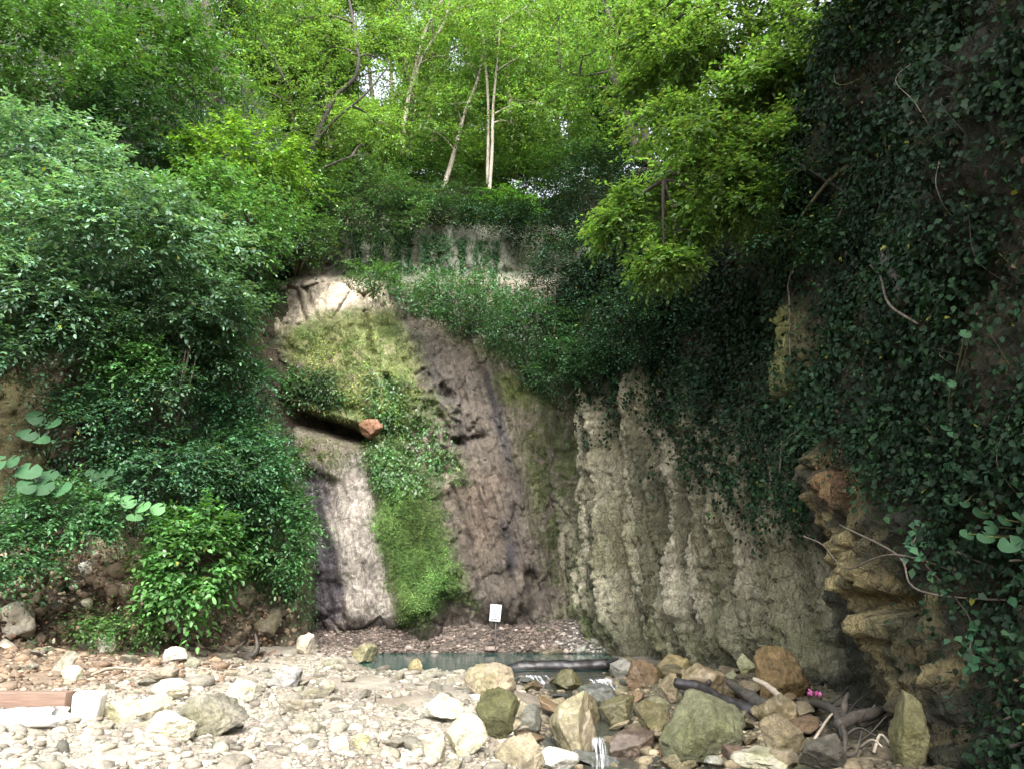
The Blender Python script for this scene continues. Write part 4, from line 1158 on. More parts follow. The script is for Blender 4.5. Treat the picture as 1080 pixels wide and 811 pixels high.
logtube('drift_root', [pt(218, 684, 16.2), pt(240, 690, 16), pt(262, 692, 15.8), pt(271, 683, 15.8), pt(269, 668, 15.9)], [.02, .05, .07, .05, .02], M['char'],
        'dark forked driftwood at the foot of the left bank', 'driftwood', extra=[([pt(258, 692, 15.8), pt(272, 700, 15.6), pt(284, 694, 15.6)], (.06, .02)), ([pt(245, 690, 15.9), pt(252, 682, 15.8), pt(258, 676, 15.8)], (.04, .015)), ([pt(240, 690, 16), pt(262, 698, 15.7)], (.03, .01))])
logtube('bare_branch', [pt(256, 425, 19.0), pt(275, 412, 18.9), pt(290, 400, 18.7), pt(301, 386, 18.6)], [.03, .025, .018, .006], M['bark_dark'],
        'thin bare branch poking out in front of the upper streak', 'branch', n=6, extra=[([pt(287, 402, 18.7), pt(298, 400, 18.6)], (.012, .004))])

# ---- pink scrap
q = ground_hit(856, 736); q = pt(858, 731, q[1] - .1)
b = Bag(); r9 = np.random.RandomState(3)
for k in range(5):
    a = np.arange(9) / 9 * 6.283; rr_ = .042 * r9.uniform(.6, 1.3, 9)
    ctr = r9.normal(0, .035, 3) * [1.4, 1, .5]; tn = unit(r9.normal(size=3)); u_ = unit(np.cross(tn, [0.1, .3, 1])); v_ = np.cross(tn, u_)
    rim = ctr + rr_[:, None] * (np.cos(a)[:, None] * u_ + np.sin(a)[:, None] * v_) + r9.normal(0, .008, (9, 3))
    V = np.concatenate([rim, rim + tn * .006, [ctr + tn * .02, ctr - tn * .004]])
    i = np.arange(9); j = (i + 1) % 9
    T = np.concatenate([np.stack([i + 9, j + 9, np.full(9, 18)], -1), np.stack([j, i, np.full(9, 19)], -1)])
    b.add(V, np.stack([i, j, j + 9, i + 9], -1), T)
V, Fs_ = b.get(); o = mesh_np('plastic_scrap', V, Fs_, M['pink']); o.location = q.tolist()
tag(o, 'crumpled bright pink scrap below the rusty brown boulder', 'scrap')

# ---- little cascades of white water
m, n, l, bb = newmat('foam')
bb.inputs['Base Color'].default_value = (.70, .76, .80, 1); bb.inputs['Roughness'].default_value = .25; bb.inputs['Specular IOR Level'].default_value = .5
tr = n.new('ShaderNodeBsdfTransparent'); mx = n.new('ShaderNodeMixShader')
at = n.new('ShaderNodeAttribute'); at.attribute_name = 'col'
l.new(at.outputs['Fac'], mx.inputs[0]); l.new(tr.outputs[0], mx.inputs[1]); l.new(bb.outputs[0], mx.inputs[2]); l.new(mx.outputs[0], n['Material Output'].inputs['Surface'])
M['foam'] = m
def cascade(label, top, bot, w0, w1, n_str, seed, arc=.15):
    """a falling sheet of broken white water with froth at its foot, one mesh"""
    r = np.random.RandomState(seed); top, bot = np.array(top), np.array(bot)
    nu_, nv_ = 40, 44
    u_, t = np.meshgrid(np.linspace(-.5, .5, nu_), np.linspace(0, 1.25, nv_))
    f_ = np.clip((t - 1) / .25, 0, 1); tt = np.minimum(t, 1)
    wid = w0 + (w1 - w0) * t + .5 * w1 * f_
    P_ = top + (bot - top) * tt[..., None]
    P_[..., 0] += u_ * wid
    P_[..., 1] += -arc * np.sqrt(tt) - f_ * w1 * .9 - .06 * (1 - (2 * u_) ** 2) + .05 * fbm(u_ * 9, t * 2, seed, 3) * (1 + tt)
    P_[..., 2] = top[2] + (bot[2] - top[2]) * tt ** 1.5 + .02 * fbm(u_ * 10, t * 10, seed + 5, 3) * (1 + 2 * f_)
    st = .3 * np.cos(u_ * 3) - .42 + 1.3 * fbm(u_ * 17 + seed, t * 1.4 + u_ * 2, seed * 3.1, 3)
    al = sst(-.4, .2, st + .25 * f_ * fbm(u_ * 12, t * 14, 3, 2)) * sst(.5, .34, np.abs(u_ + .12 * fbm(t * 3, 0, seed, 2))) * sst(0, .12, t) * sst(1.25, 1.05, t)
    o = mesh_np('cascade', P_.reshape(-1, 3), grid_faces(nv_, nu_), M['foam'], np.repeat(.62 * al.reshape(-1, 1), 3, 1))
    recentre(o, bot)
    return tag(o, label, 'cascade')
cascade('white cascade falling between the lichen spotted boulder and the flat brown wet rock', pt(631, 776, 9.35), pt(633, 814, 8.95), .13, .21, 34, 1, .06)
cascade('white water pouring below the left part of the drift log', pt(562, 711, 15.4), pt(569, 729, 14.7), .55, .75, 60, 2, .1)
cascade('white water over the dark grey wet boulder', pt(630, 715, 14.1), pt(641, 728, 13.7), .45, .5, 45, 3, .1)
cascade('small patch of white water at the right foot of the big green slab', pt(796, 778, 9.2), pt(802, 797, 9.0), .25, .3, 40, 4, .05)
cascade('thin trickle of white water down the left edge of the purple streak', pt(304, 488, 20.6), pt(313, 507, 20.5), .05, .07, 14, 6, .02)
0 and cascade('thin bright trickle on the black wet stripe of the falls', pt(519, 448, 22.2), pt(521, 470, 22.15), .08, .08, 14, 7, .05)
# ================================================================== VEGETATION
RV = np.random.RandomState(99)
PlF = Pl.reshape(-1, 3); PwF = Pw.reshape(-1, 3); PrF = Pr.reshape(-1, 3)
def grid_normals(Pg):
    a = np.gradient(Pg, axis=1); b = np.gradient(Pg, axis=0)
    nn = unit(np.cross(a, b)); view = np.array([0, 0, CAMZ]) - Pg
    sgn = np.sign((nn * view).sum(-1, keepdims=True)); return nn * sgn
Nl = grid_normals(Pl).reshape(-1, 3); Nw = grid_normals(Pw).reshape(-1, 3); Nr = grid_normals(Pr).reshape(-1, 3)

G_BLUE = (.098, .185, .118); G_MID = (.050, .115, .030); G_LIME = (.095, .185, .030); G_DARK = (.022, .055, .024); G_YEW = (.018, .042, .026); G_FERN = (.055, .14, .045)

def shrub(label, px_, py_, Y, rx, ry, colr, nt=420, ll=.11, mat='leaf', seed=0, depth=.8, K=9, L=.55, droop=.30, group=None, name='shrub', cat='shrub', root=None, flat=1.35, wl=.56, stems=6, gap=-.12, clump=1.6):
    """a bush: rx, ry in photo pixels at distance Y give its real size; rooted in the slope behind it"""
    r = np.random.RandomState(seed + 1000)
    s_ = mpp(px_, py_, Y); c0 = pt(px_, py_, Y)
    R_ = np.array([rx * s_, rx * s_ * depth, ry * s_])
    if root is None: root = c0 + np.array([.2 * R_[0] * r.normal(), R_[1] * .9 + .6, -R_[2] * .9])
    d_ = unit(r.normal(size=(nt * 3, 3))); d_[:, 1] -= .25; d_ = unit(d_)
    rad_ = r.uniform(.12, 1, nt * 3) ** .42
    wob = 1 + .38 * fbm(d_[:, 0] * 1.8 + seed, d_[:, 1] * 1.8, d_[:, 2] * 1.8, 2)
    C = c0 + d_ * (rad_ * wob)[:, None] * R_
    dens = fbm(C[:, 0] * clump + seed, C[:, 1] * clump, C[:, 2] * clump * 1.5, 2)
    ok = np.where(dens > gap)[0][:nt]; C, d_, dens = C[ok], d_[ok], dens[ok]
    D = d_ * np.array([1, 1, .35]) + r.normal(0, .35, C.shape) + np.array([0, -.25, .08])
    cj = np.exp(.35 * fbm(C[:, 0] * .9, C[:, 1] * .9, C[:, 2] * .9 + seed, 2))[:, None]
    v, f, c_ = twigs(r, C, D, K, L * r.uniform(.6, 1.2, len(C)), ll, ll * wl, colr, droop, flat, coljit=cj)
    e = empty(name, root, label, cat, group)
    child('foliage', v, f, M[mat], e, c_)
    b = Bag()
    for k in range(stems):
        tgt = C[r.randint(len(C))] * .8 + c0 * .2
        mid = (root + tgt) / 2 + np.array([r.normal(0, .15), 0, .25]) * R_[2]
        b.tube(spline([root + r.normal(0, .06, 3), mid, tgt], 12), np.linspace(.028, .008, 12), 6)
    V, Fs_ = b.get(); child('stems', V, Fs_, M['bark_brown'], e)
    return e

# ---- bushes of the left slope (px, py, Y, rx, ry, colour, twigs, leaf)
SH = [
 ('broad bright bush with layered pale leaves in the middle of the left slope', 120, 250, 14.6, 125, 52, G_BLUE, 1500, .115),
 ('bluish green bush at the left edge above the broad bright one', 40, 175, 14.8, 90, 50, G_BLUE, 900, .115),
 ('shaded bush at the top left corner', 45, 60, 16.5, 95, 60, G_MID, 900, .12),
 ('bush of small pale leaves at the left edge below the broad bright one', 30, 310, 14.0, 75, 42, G_BLUE, 800, .115),
 ('leafy bush with bright tips right of the broad bright one', 225, 235, 16.8, 75, 55, (.075, .165, .055), 1000, .115),
 ('yellow green bush spreading under the leaning dark tree', 255, 175, 18.5, 70, 42, G_LIME, 800, .12),
 ('hanging bush over the cave of the left slope', 190, 320, 15.6, 75, 40, G_BLUE, 900, .11),
 ('dark shaded bush between the top corner and the bright bushes', 130, 150, 17.5, 70, 55, G_DARK, 700, .12),
 ('dull green bush near the top left centre', 170, 70, 19.5, 85, 60, G_MID, 800, .14),
 ('fine leaved bush above the pale top of the falls', 395, 215, 24.4, 55, 40, (.055, .115, .045), 900, .085),
 ('small bush on the left brow of the falls', 310, 248, 22.8, 42, 26, (.055, .12, .04), 600, .085),
 ('dark bush behind the left brow of the falls', 300, 200, 23.5, 55, 40, G_MID, 500, .12),
 ('bush overhanging the grey streak at the left edge of the falls', 250, 295, 17.6, 36, 38, (.05, .115, .055), 500, .10),
 ('leafy tuft hanging in the cave mouth of the left slope', 135, 385, 15.0, 34, 24, G_FERN, 260, .10),
 ('bush of drooping leaves on the upper part of the green slab edge', 246, 415, 17.4, 40, 48, (.045, .12, .06), 620, .095),
 ('bush of drooping leaves on the middle of the green slab edge', 262, 500, 17.2, 42, 55, (.05, .13, .06), 700, .095),
 ('fern like tuft at the lower end of the green slab edge', 292, 560, 17.6, 32, 52, (.055, .14, .05), 500, .10),
 ('bright vine bush with broad leaves above the bank foot', 204, 590, 15.0, 38, 58, (.065, .16, .045), 520, .13),
  ('cool green spray hanging under the left end of the broad bright bush', 88, 345, 14.4, 46, 26, (.06, .125, .07), 420, .10),
 ('cool green spray at the left edge above the mossy rock', 6, 372, 13.8, 34, 26, (.06, .125, .07), 320, .10),
 ('leafy spray hanging in front of the bare vines of the cave', 172, 408, 15.0, 22, 20, (.055, .125, .065), 180, .09),
 ('leafy spray right of the bare vines of the cave', 226, 372, 16.4, 30, 30, (.055, .12, .06), 360, .095),
 ('leafy spray between the ivy bush and the bright vine bush', 225, 505, 16.4, 34, 40, (.05, .115, .055), 420, .095),
 ('dark ivy bush in the hollow right of the large leaved plants', 110, 440, 15.2, 50, 45, (.036, .09, .046), 520, .09),
 ('ivy bush below the cave of the left slope', 165, 500, 15.6, 55, 42, (.045, .11, .058), 560, .09),
 ('low leafy bush above the bank stones', 68, 540, 14.0, 48, 28, (.05, .13, .05), 560, .085),
 ('low leafy bush at the left edge of the bank', 8, 585, 13.4, 36, 26, (.05, .125, .05), 420, .085),
 ('small weedy bush at the foot of the buff outcrop', 108, 660, 14.4, 18, 14, G_MID, 120, .07),
 ('small weedy bush on the soil right of the outcrop', 158, 655, 14.9, 14, 13, G_MID, 100, .07),
 ('weedy tuft below the large pale bank boulder', 24, 694, 12.4, 16, 9, (.055, .12, .05), 80, .07),
]
HI[0] = True
for i, (lab, a, b_, Y, rx, ry, colr, nt, ll) in enumerate(SH):
    shrub(lab, a, b_, Y, rx, ry, tuple(1.12 * q for q in colr), nt, ll * 1.18, seed=i, stems=5)

HI[0] = False
# ---- general cover of the left slope
def surface_leaves(P_, N_, sel, r, ll, wl, colr, lift=.06, name='ground_cover', label='', mat='leaf', cat='ivy', outw=.9, jit=.35, yellow=.003):
    m = len(sel)
    base = P_[sel] + N_[sel] * (lift + np.abs(r.normal(0, lift, (m, 1)))) + r.normal(0, .04, (m, 3))
    ax = r.normal(0, .6, (m, 3)) + np.array([0, 0, -.75]) + N_[sel] * .35
    nr = N_[sel] * outw + np.array([0, 0, .7]) + r.normal(0, .35, (m, 3))
    cl = np.exp(.6 * fbm(base[:, 0] * .9, base[:, 1] * .9, base[:, 2] * .9, 3))[:, None] * np.array(colr)
    l_ = ll * r.uniform(.6, 1.35, m)
    v, f, c_ = leaf_mesh(r, base, ax, nr, l_, l_ * wl, cl, jit, yellow)
    o = mesh_np(name, v, f, M[mat], c_)
    return tag(o, label, cat, kind='stuff')
r = np.random.RandomState(31)
dens = fbm(Pl[..., 0] * .7, Pl[..., 1] * .7, Pl[..., 2] * .7, 3)
mk = sst(-.35, .15, dens) * (1 - sst(555, 590, Vl + 25 * dens) * .985) * (Vl > top_lim)
mk *= 1 - .8 * poly(Ul, Vl, [(-190, 410), (50, 400), (58, 470), (40, 520), (-190, 520)], 15)
mk *= 1 - .65 * cave
mk *= 1 - .9 * rockm
edge_m = poly(Ul, Vl, [(215, 340), (262, 365), (330, 560), (328, 660), (250, 610), (215, 450)], 12)
wgt = mk * (Ul < left_edge(Vl) + 14) * (Yl ** 2)
p_ = wgt.ravel() / wgt.sum()
sel = r.choice(len(p_), 46000, p=p_)
surface_leaves(PlF, Nl, sel, r, .105, .62, (.052, .122, .066), .09, 'ivy', 'ivy and low leaves covering the left slope')
wgt = edge_m * (Ul < left_edge(Vl) + 10); p_ = wgt.ravel() / wgt.sum()
sel = r.choice(len(p_), 9000, p=p_)
surface_leaves(PlF, Nl, sel, r, .085, .5, (.055, .125, .045), .06, 'ivy', 'fine leafy cover on the green slab edge beside the falls')

# ---- moss on the falls: short blades
r = np.random.RandomState(41)
def moss(mask, n_, colr, ln, label, lift=.01):
    p_ = mask.ravel() / mask.sum(); sel = r.choice(len(p_), n_, p=p_)
    m = len(sel)
    base = PwF[sel] + r.normal(0, .025, (m, 3)) + Nw[sel] * lift
    ax = Nw[sel] * .8 + np.array([0, 0, -.8]) + r.normal(0, .45, (m, 3))
    nr = Nw[sel] + np.array([0, 0, .5]) + r.normal(0, .3, (m, 3))
    cl = np.array(colr) * np.exp(.95 * fbm(base[:, 0] * 1.6, base[:, 1] * 1.6, base[:, 2] * 1.1, 4))[:, None] * (1 + .25 * fbm(base[:, 0] * .8, 3, base[:, 2] * .8, 2)[:, None] * np.array([1, 0, .5]))
    l_ = ln * r.uniform(.5, 1.4, m)
    v, f, c_ = leaf_mesh(r, base, ax, nr, l_, l_ * .55, cl, .3, .0)
    return tag(mesh_np('moss', v, f, M['moss'], c_), label, 'moss', kind='stuff')
moss(WF['grn'], 24000, (.072, .125, .036), .05, 'bright green moss on the lower slab of the falls')
moss(WF['yel'] * .9 + .0, 14000, (.13, .17, .05), .05, 'yellow green moss on the upper bulge of the falls')
moss(np.clip(WF['lump'] * .7 + WF['rt'] * .5 + WF['hump'] * .8, 0, 1), 12000, (.07, .10, .035), .05, 'dull green moss between the brown streaks of the falls')
# leafier weeds on the bulge and along the cracks
wz_m = poly(U, Vv, [(300, 390), (350, 395), (362, 430), (300, 425)], 10) + poly(U, Vv, [(385, 462), (425, 470), (445, 520), (400, 515)], 10) * .8 + poly(U, Vv, [(388, 395), (420, 405), (415, 460), (395, 440)], 10) * .6 + poly(U, Vv, [(420, 440), (470, 450), (480, 500), (440, 510)], 14) * .4
p_ = wz_m.ravel() / wz_m.sum(); sel = r.choice(len(p_), 5200, p=p_)
surface_leaves(PwF, Nw, sel, r, .10, .55, (.06, .135, .045), .05, 'weeds', 'small leafy weeds along the crack of the falls', cat='weeds')

# ---- green belt across the top of the falls and the hanging growth over the corner
belt = poly(U, Vv, [(345, 275), (400, 285), (520, 295), (600, 330), (640, 360), (640, 420), (600, 425), (548, 400), (530, 372), (470, 340), (405, 318), (375, 300)], 8)
p_ = belt.ravel() / belt.sum(); sel = r.choice(len(p_), 12500, p=p_)
surface_leaves(PwF, Nw, sel, r, .115, .5, (.036, .095, .034), .16, 'ivy', 'dark green leafy belt across the top of the falls')
for i, (lab, a, b_, Y, rx, ry, nt, colr) in enumerate([
  ('dark leafy bush hanging over the upper right corner of the falls', 560, 345, 22.2, 48, 36, 700, (.030, .08, .032)),
  ('dark leafy bush on the middle of the belt above the falls', 480, 315, 23.0, 50, 20, 520, (.040, .10, .035)),
  ('small bright fern bush at the left end of the belt above the falls', 395, 290, 22.6, 26, 10, 200, (.06, .14, .04)),
  ('dark leafy bush over the crevice right of the falls', 600, 390, 21.2, 40, 34, 520, (.026, .07, .030))]):
    shrub(lab, a, b_, Y, rx, ry, colr, nt, .10, seed=60 + i, stems=4)
# ivy strands on the pale upper tier
for i, (a, t0, t1, wd) in enumerate([(418, 246, 300, 5), (447, 250, 284, 4), (470, 248, 296, 7), (488, 252, 290, 5), (506, 255, 300, 8), (377, 246, 280, 5), (430, 244, 292, 6), (458, 246, 300, 5), (520, 256, 300, 7), (398, 246, 288, 6)]):
    m_ = poly(U, Vv, [(a - wd, t0), (a + wd, t0), (a + wd * .5, t1), (a - wd * .4, t1)], 3)
    k_ = m_.ravel() / m_.sum(); sel = r.choice(len(k_), 420, p=k_)
    P_, N_ = PwF[sel], Nw[sel]
    base = P_ + N_ * (.05 + np.abs(r.normal(0, .05, (len(sel), 1))))
    v, f, c_ = leaf_mesh(r, base, r.normal(0, .4, (len(sel), 3)) + [0, 0, -.8], N_ + [0, 0, .4] + r.normal(0, .3, (len(sel), 3)), .10 * r.uniform(.6, 1.2, len(sel)), .06, (.03, .075, .03))
    o = recentre(mesh_np('hanging_ivy', v, f, M['leaf_dark'], c_), P_.mean(0))
    tag(o, 'strand of ivy hanging on the pale tier above the falls', 'ivy', 'ivy strands on the pale tier')

# ---- ivy of the right cliff
r = np.random.RandomState(51)
qx, qy = RW['qx'], RW['qy']
dn = fbm(Pr[..., 1] * .55, Pr[..., 2] * .5, Pr[..., 0] * .5, 4)
line_y = np.interp(qx, [560, 620, 660, 700, 740, 800, 850, 890, 930, 990, 1010, 1080], [385, 440, 440, 468, 492, 522, 572, 525, 520, 560, 700, 900])
mk = sst(30, -30, qy - line_y + 50 * dn)
mk *= .16 + .84 * sst(-.22, .15, fbm(Pr[..., 1] * .9, Pr[..., 2] * .6, Pr[..., 0] * .9 + 9, 4) + .25 * sst(860, 760, qx) + .2 * sst(380, 480, qy))
mk *= sst(-.9, -.35, dn + .35 * sst(640, 760, qx) * sst(930, 850, qx))
mk *= 1 - .88 * np.clip(RW['pil'] * 1.5, 0, 1)
mk *= 1 - .9 * line_mask(qx, qy, [(850, 335), (855, 375), (850, 405)], 14)
mk *= 1 - .35 * poly(qx, qy, [(930, 40), (1010, 40), (1010, 200), (940, 240)], 20)
area = np.ones_like(Sg); area[:, sv > 21.4] = 5; area[zv > 11.1] *= 4.4
vis = (Pr[..., 1] > 2.5) & (qy > -260) & (qy < 900)
wgt = mk * area * vis * np.clip(12 / np.maximum(Pr[..., 1], 1), .75, 2.2)
p_ = wgt.ravel() / wgt.sum()
HI[0] = True
sel = r.choice(len(p_), 230000, p=p_)
dist = np.linalg.norm(PrF[sel], axis=1)
ivy_l = np.interp(dist, [6, 10, 20], [.050, .066, .095])
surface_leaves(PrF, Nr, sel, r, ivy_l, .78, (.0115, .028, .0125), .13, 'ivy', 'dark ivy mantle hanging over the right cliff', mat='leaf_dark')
# dry brown leaves caught in it
sel = r.choice(len(p_), 5000, p=p_)
surface_leaves(PrF, Nr, sel, r, .06, .6, (.10, .065, .035), .05, 'dead_leaves', 'dry brown leaves caught in the ivy of the right cliff', mat='litter', cat='dead leaves', yellow=0)

def near_right(px_, py_, off=0.):
    k = np.argmin((RW['qx'] - px_) ** 2 + (RW['qy'] - py_) ** 2 + 1e6 * (Pr[..., 1] < 3))
    return PrF[k] + Nr[k] * off, Nr[k]

HI[0] = False
# ---- large leaved plants: round leaves on stalks
def round_leaf(r, c, nrm, ax, rad, colr):
    """heart shaped leaf with a notch, cupped"""
    ax = unit(ax - nrm * ax.dot(nrm)); sd = np.cross(nrm, ax)
    a = np.linspace(.25, 2 * math.pi - .25, 17) + math.pi
    rr = rad * (1 - .12 * np.cos(a) ** 2 + .05 * np.sin(a * 9))
    cup = .18 * rad
    rim = c + (np.cos(a) * rr)[:, None] * ax + (np.sin(a) * rr * 1.08)[:, None] * sd + nrm * (cup * (np.cos(a * 2) * .4 - .5))[:, None]
    mid = c + (rim - c) * .5 + nrm * cup * .45
    V = np.concatenate([[c], mid, rim]); n_ = 17; i = np.arange(n_ - 1)
    T = np.stack([np.zeros(n_ - 1, int), 1 + i, 2 + i], -1); Q = np.stack([1 + i, 1 + n_ + i, 2 + n_ + i, 2 + i], -1)
    T2 = np.concatenate([Q[:, [0, 1, 2]], Q[:, [0, 2, 3]]])
    cc = np.tile(np.array(colr) * math.exp(r.normal(0, .18)), (len(V), 1)); cc[0] *= 1.3; cc[1:18:4] *= 1.15
    return V, np.concatenate([T, T2]), cc
def big_leaf_plant(label, spots, colr, seed, root, group=None, name='broadleaf_plant'):
    r = np.random.RandomState(seed); b = Bag()
    e = empty(name, root, label, 'plant', group)
    for (px_, py_, Y, rp) in spots:
        c = pt(px_, py_, Y); rad = rp * mpp(px_, py_, Y)
        nrm = unit(np.array([r.normal(0, .3), -.85 + r.normal(0, .2), .6]))
        ax = unit(np.array([r.normal(0, .6), -.8, -.25]))
        v, f, cc = round_leaf(r, c, nrm, ax, rad * .78, colr)
        child('leaf', v, f, M['leaf_dull'], e, cc)
        st = spline([np.array(root) + r.normal(0, .03, 3), (np.array(root) + c) / 2 + [0, .0, .05], c], 10)
        b.tube(st, np.linspace(.014, .007, 10), 6)
    V, Fs_ = b.get(); child('stalks', V, Fs_, M['bark_moss'], e)
LB = (.026, .070, .030)
big_leaf_plant('plant with a few broad round leaves high on the mossy left rock', [(38, 440, 14.2, 13), (55, 446, 14.3, 12), (30, 458, 14.0, 11), (42, 462, 14.1, 12), (22, 456, 14.2, 8)], LB, 1, on_left(52, 490))
big_leaf_plant('plant with the widest broad leaves at the left edge of the slope', [(-4, 488, 12.8, 15), (12, 486, 12.9, 12), (30, 496, 13.0, 16), (45, 512, 13.1, 17), (64, 516, 13.2, 15), (28, 512, 12.9, 13), (76, 520, 13.4, 10), (52, 500, 13.3, 12)], LB, 2, on_left(50, 545))
big_leaf_plant('plant with broad leaves in the middle of the left slope', [(98, 500, 14.2, 10), (112, 498, 14.3, 10), (106, 510, 14.1, 9), (120, 504, 14.4, 8)], LB, 3, on_left(110, 530))
big_leaf_plant('plant with lobed broad leaves above the buff outcrop', [(118, 524, 13.9, 11), (135, 528, 14.0, 12), (150, 534, 14.1, 12), (166, 536, 14.3, 11), (108, 536, 13.8, 9), (142, 545, 13.9, 10)], (.06, .14, .055), 4, on_left(140, 565))
RB = (.034, .09, .042)
def rplant(label, lst, seed, root_px):
    sp = []
    for (a, b_, rp) in lst:
        q_, n_ = near_right(a, b_, .38); sp.append((a, b_, float(q_[1]), rp))
    big_leaf_plant(label, sp, RB, seed, near_right(*root_px)[0])
rplant('plant with pale round leaves on the right cliff near the right edge', [(1012, 494, 14), (1003, 492, 9), (1022, 500, 10), (1004, 526, 11), (985, 505, 8), (1018, 530, 8)], 11, (1010, 520))
rplant('plant with the largest round leaves at the right edge of the cliff', [(1036, 540, 12), (1045, 555, 11), (1060, 548, 11), (1040, 566, 12), (1066, 573, 15), (1020, 563, 9), (1076, 545, 10)], 12, (1050, 590))
rplant('plant with three round leaves low on the ochre pillar', [(946, 712, 10), (960, 698, 7), (938, 716, 7), (930, 724, 6)], 13, (948, 726))
rplant('spray of round leaves along a stem above the right edge plants', [(960, 444, 9), (975, 448, 8), (985, 442, 8), (998, 450, 9), (1005, 458, 7), (990, 398, 8), (1004, 404, 7), (1018, 352, 8), (1026, 345, 6)], 14, (985, 470))
rplant('small plant with round leaves at the bottom right corner', [(1004, 780, 7), (1010, 800, 8), (1000, 806, 7), (1018, 790, 6)], 15, (1005, 815))
# ivy trails with leaves on stems, right edge
for i, pts_ in enumerate([[(1062, 600), (1066, 640), (1072, 690), (1078, 740)], [(1000, 615), (1006, 650), (1018, 680), (1022, 700)], [(1036, 600), (1046, 650), (1054, 700), (1066, 770)],
                          [(955, 470), (975, 510), (990, 560), (996, 590)], [(1074, 470), (1070, 520), (1076, 560), (1080, 600)], [(880, 395), (900, 430), (925, 455), (950, 480)]]):
    P3 = np.array([near_right(a, b_, .22)[0] for a, b_ in pts_]); sp = spline(P3, 40)
    e = empty('ivy_trail', sp[0], ['ivy trail with round leaves at the far right edge, low down', 'short ivy trail right of the ochre pillar', 'long ivy trail hanging over the dark recess at the right',
        'ivy trail crossing the cliff above the ochre pillar', 'ivy trail at the right edge beside the largest round leaves', 'ivy trail slanting down in the middle of the right cliff'][i], 'ivy')
    V, Q, T = tube(sp, .009, 5); child('stem', V, [Q, T], M['bark_brown'], e)
    m = 70; c_ = sp[r.randint(0, 40, m)] + r.normal(0, .07, (m, 3))
    v, f, cc = leaf_mesh(r, c_, r.normal(0, .5, (m, 3)) + [0, -.3, -.6], r.normal(0, .3, (m, 3)) + [-.5, -.5, .7], .085 * r.uniform(.6, 1.3, m), .075, (.045, .11, .055))
    child('leaves', v, f, M['leaf_dark'], e, cc)

# ---- ferns / hart's tongue
def fern(label, px_, py_, colr, seed, size, nf=9, strap=False, onr=False, off=.08, group=None):
    r = np.random.RandomState(seed)
    if onr: root, nn = near_right(px_, py_, off)
    else:
        k = np.argmin((Ul - px_) ** 2 + (Vl - py_) ** 2); root, nn = PlF[k], Nl[k]
    e = empty('fern', root, label, 'fern', group)
    parts = []; b = Bag()
    for k in range(nf):
        d = unit(nn * .9 + r.normal(0, .75, 3) * [1, .6, .5] + [0, 0, .35]); ln = size * r.uniform(.7, 1.15)
        t = np.linspace(0, 1, 14)[:, None]
        sp = root + d * ln * t + np.array([0, 0, -1]) * ln * .75 * t ** 2
        b.tube(sp, np.linspace(.006, .002, 14), 4)
        tan = unit(np.gradient(sp, axis=0)); sd = unit(np.cross(tan, [0, 0, 1.]))
        w_ = size * (.16 if strap else .22) * np.sin(np.linspace(.25, 3.05, 14)) ** .7
        if strap:
            nrm = np.cross(sd, tan); V = np.stack([sp - sd * w_[:, None] * .5, sp + nrm * .0, sp + sd * w_[:, None] * .5], 1).reshape(-1, 3)
            i = np.arange(13) * 3; Fq = np.concatenate([np.stack([i, i + 1, i + 4, i + 3], -1), np.stack([i + 1, i + 2, i + 5, i + 4], -1)])
            T = np.concatenate([Fq[:, [0, 1, 2]], Fq[:, [0, 2, 3]]])
            parts.append((V, T, np.tile(np.array(colr) * math.exp(r.normal(0, .2)), (len(V), 1))))
        else:
            for s in (-1, 1):
                parts.append(leaf_mesh(r, sp[1:], sd[1:] * s + tan[1:] * .35 + [0, 0, -.12], np.cross(sd, tan)[1:] * -1 + r.normal(0, .1, (13, 3)), w_[1:] + .01, w_[1:] * .3 + .008, colr, .15, 0))
    v, f, c_ = joinl(parts); child('fronds', v, f, M['leaf'], e, c_)
    V, Fs_ = b.get(); child('stalks', V, Fs_, M['bark_moss'], e)
fern('drooping strap fern with shiny tongues on the bank at the left', 38, 632, (.05, .145, .05), 1, .42, 8, True)
fern('strap fern with light tongues above the bank stones', 100, 548, (.06, .15, .06), 2, .5, 9, True)
fern('feathery fern low on the green slab edge', 285, 585, G_FERN, 3, .55, 12)
fern('feathery fern in the middle of the green slab edge', 262, 470, G_FERN, 4, .5, 12)
fern('feathery fern at the top of the green slab edge', 285, 515, G_FERN, 5, .5, 11)
fern('feathery fern beside the bright vine bush', 228, 570, (.06, .15, .05), 6, .6, 12)
fern('feathery fern under the cave of the left slope', 125, 420, G_FERN, 7, .5, 10)
fern('small fern on the soil below the fern leaves at the left', 72, 620, G_FERN, 8, .3, 9, True)
fern('fern drooping from the right cliff above the ochre pillar', 895, 470, (.035, .09, .045), 9, .55, 10, onr=True)
fern('fern drooping from the middle of the right cliff', 790, 440, (.035, .09, .045), 10, .5, 10, onr=True)
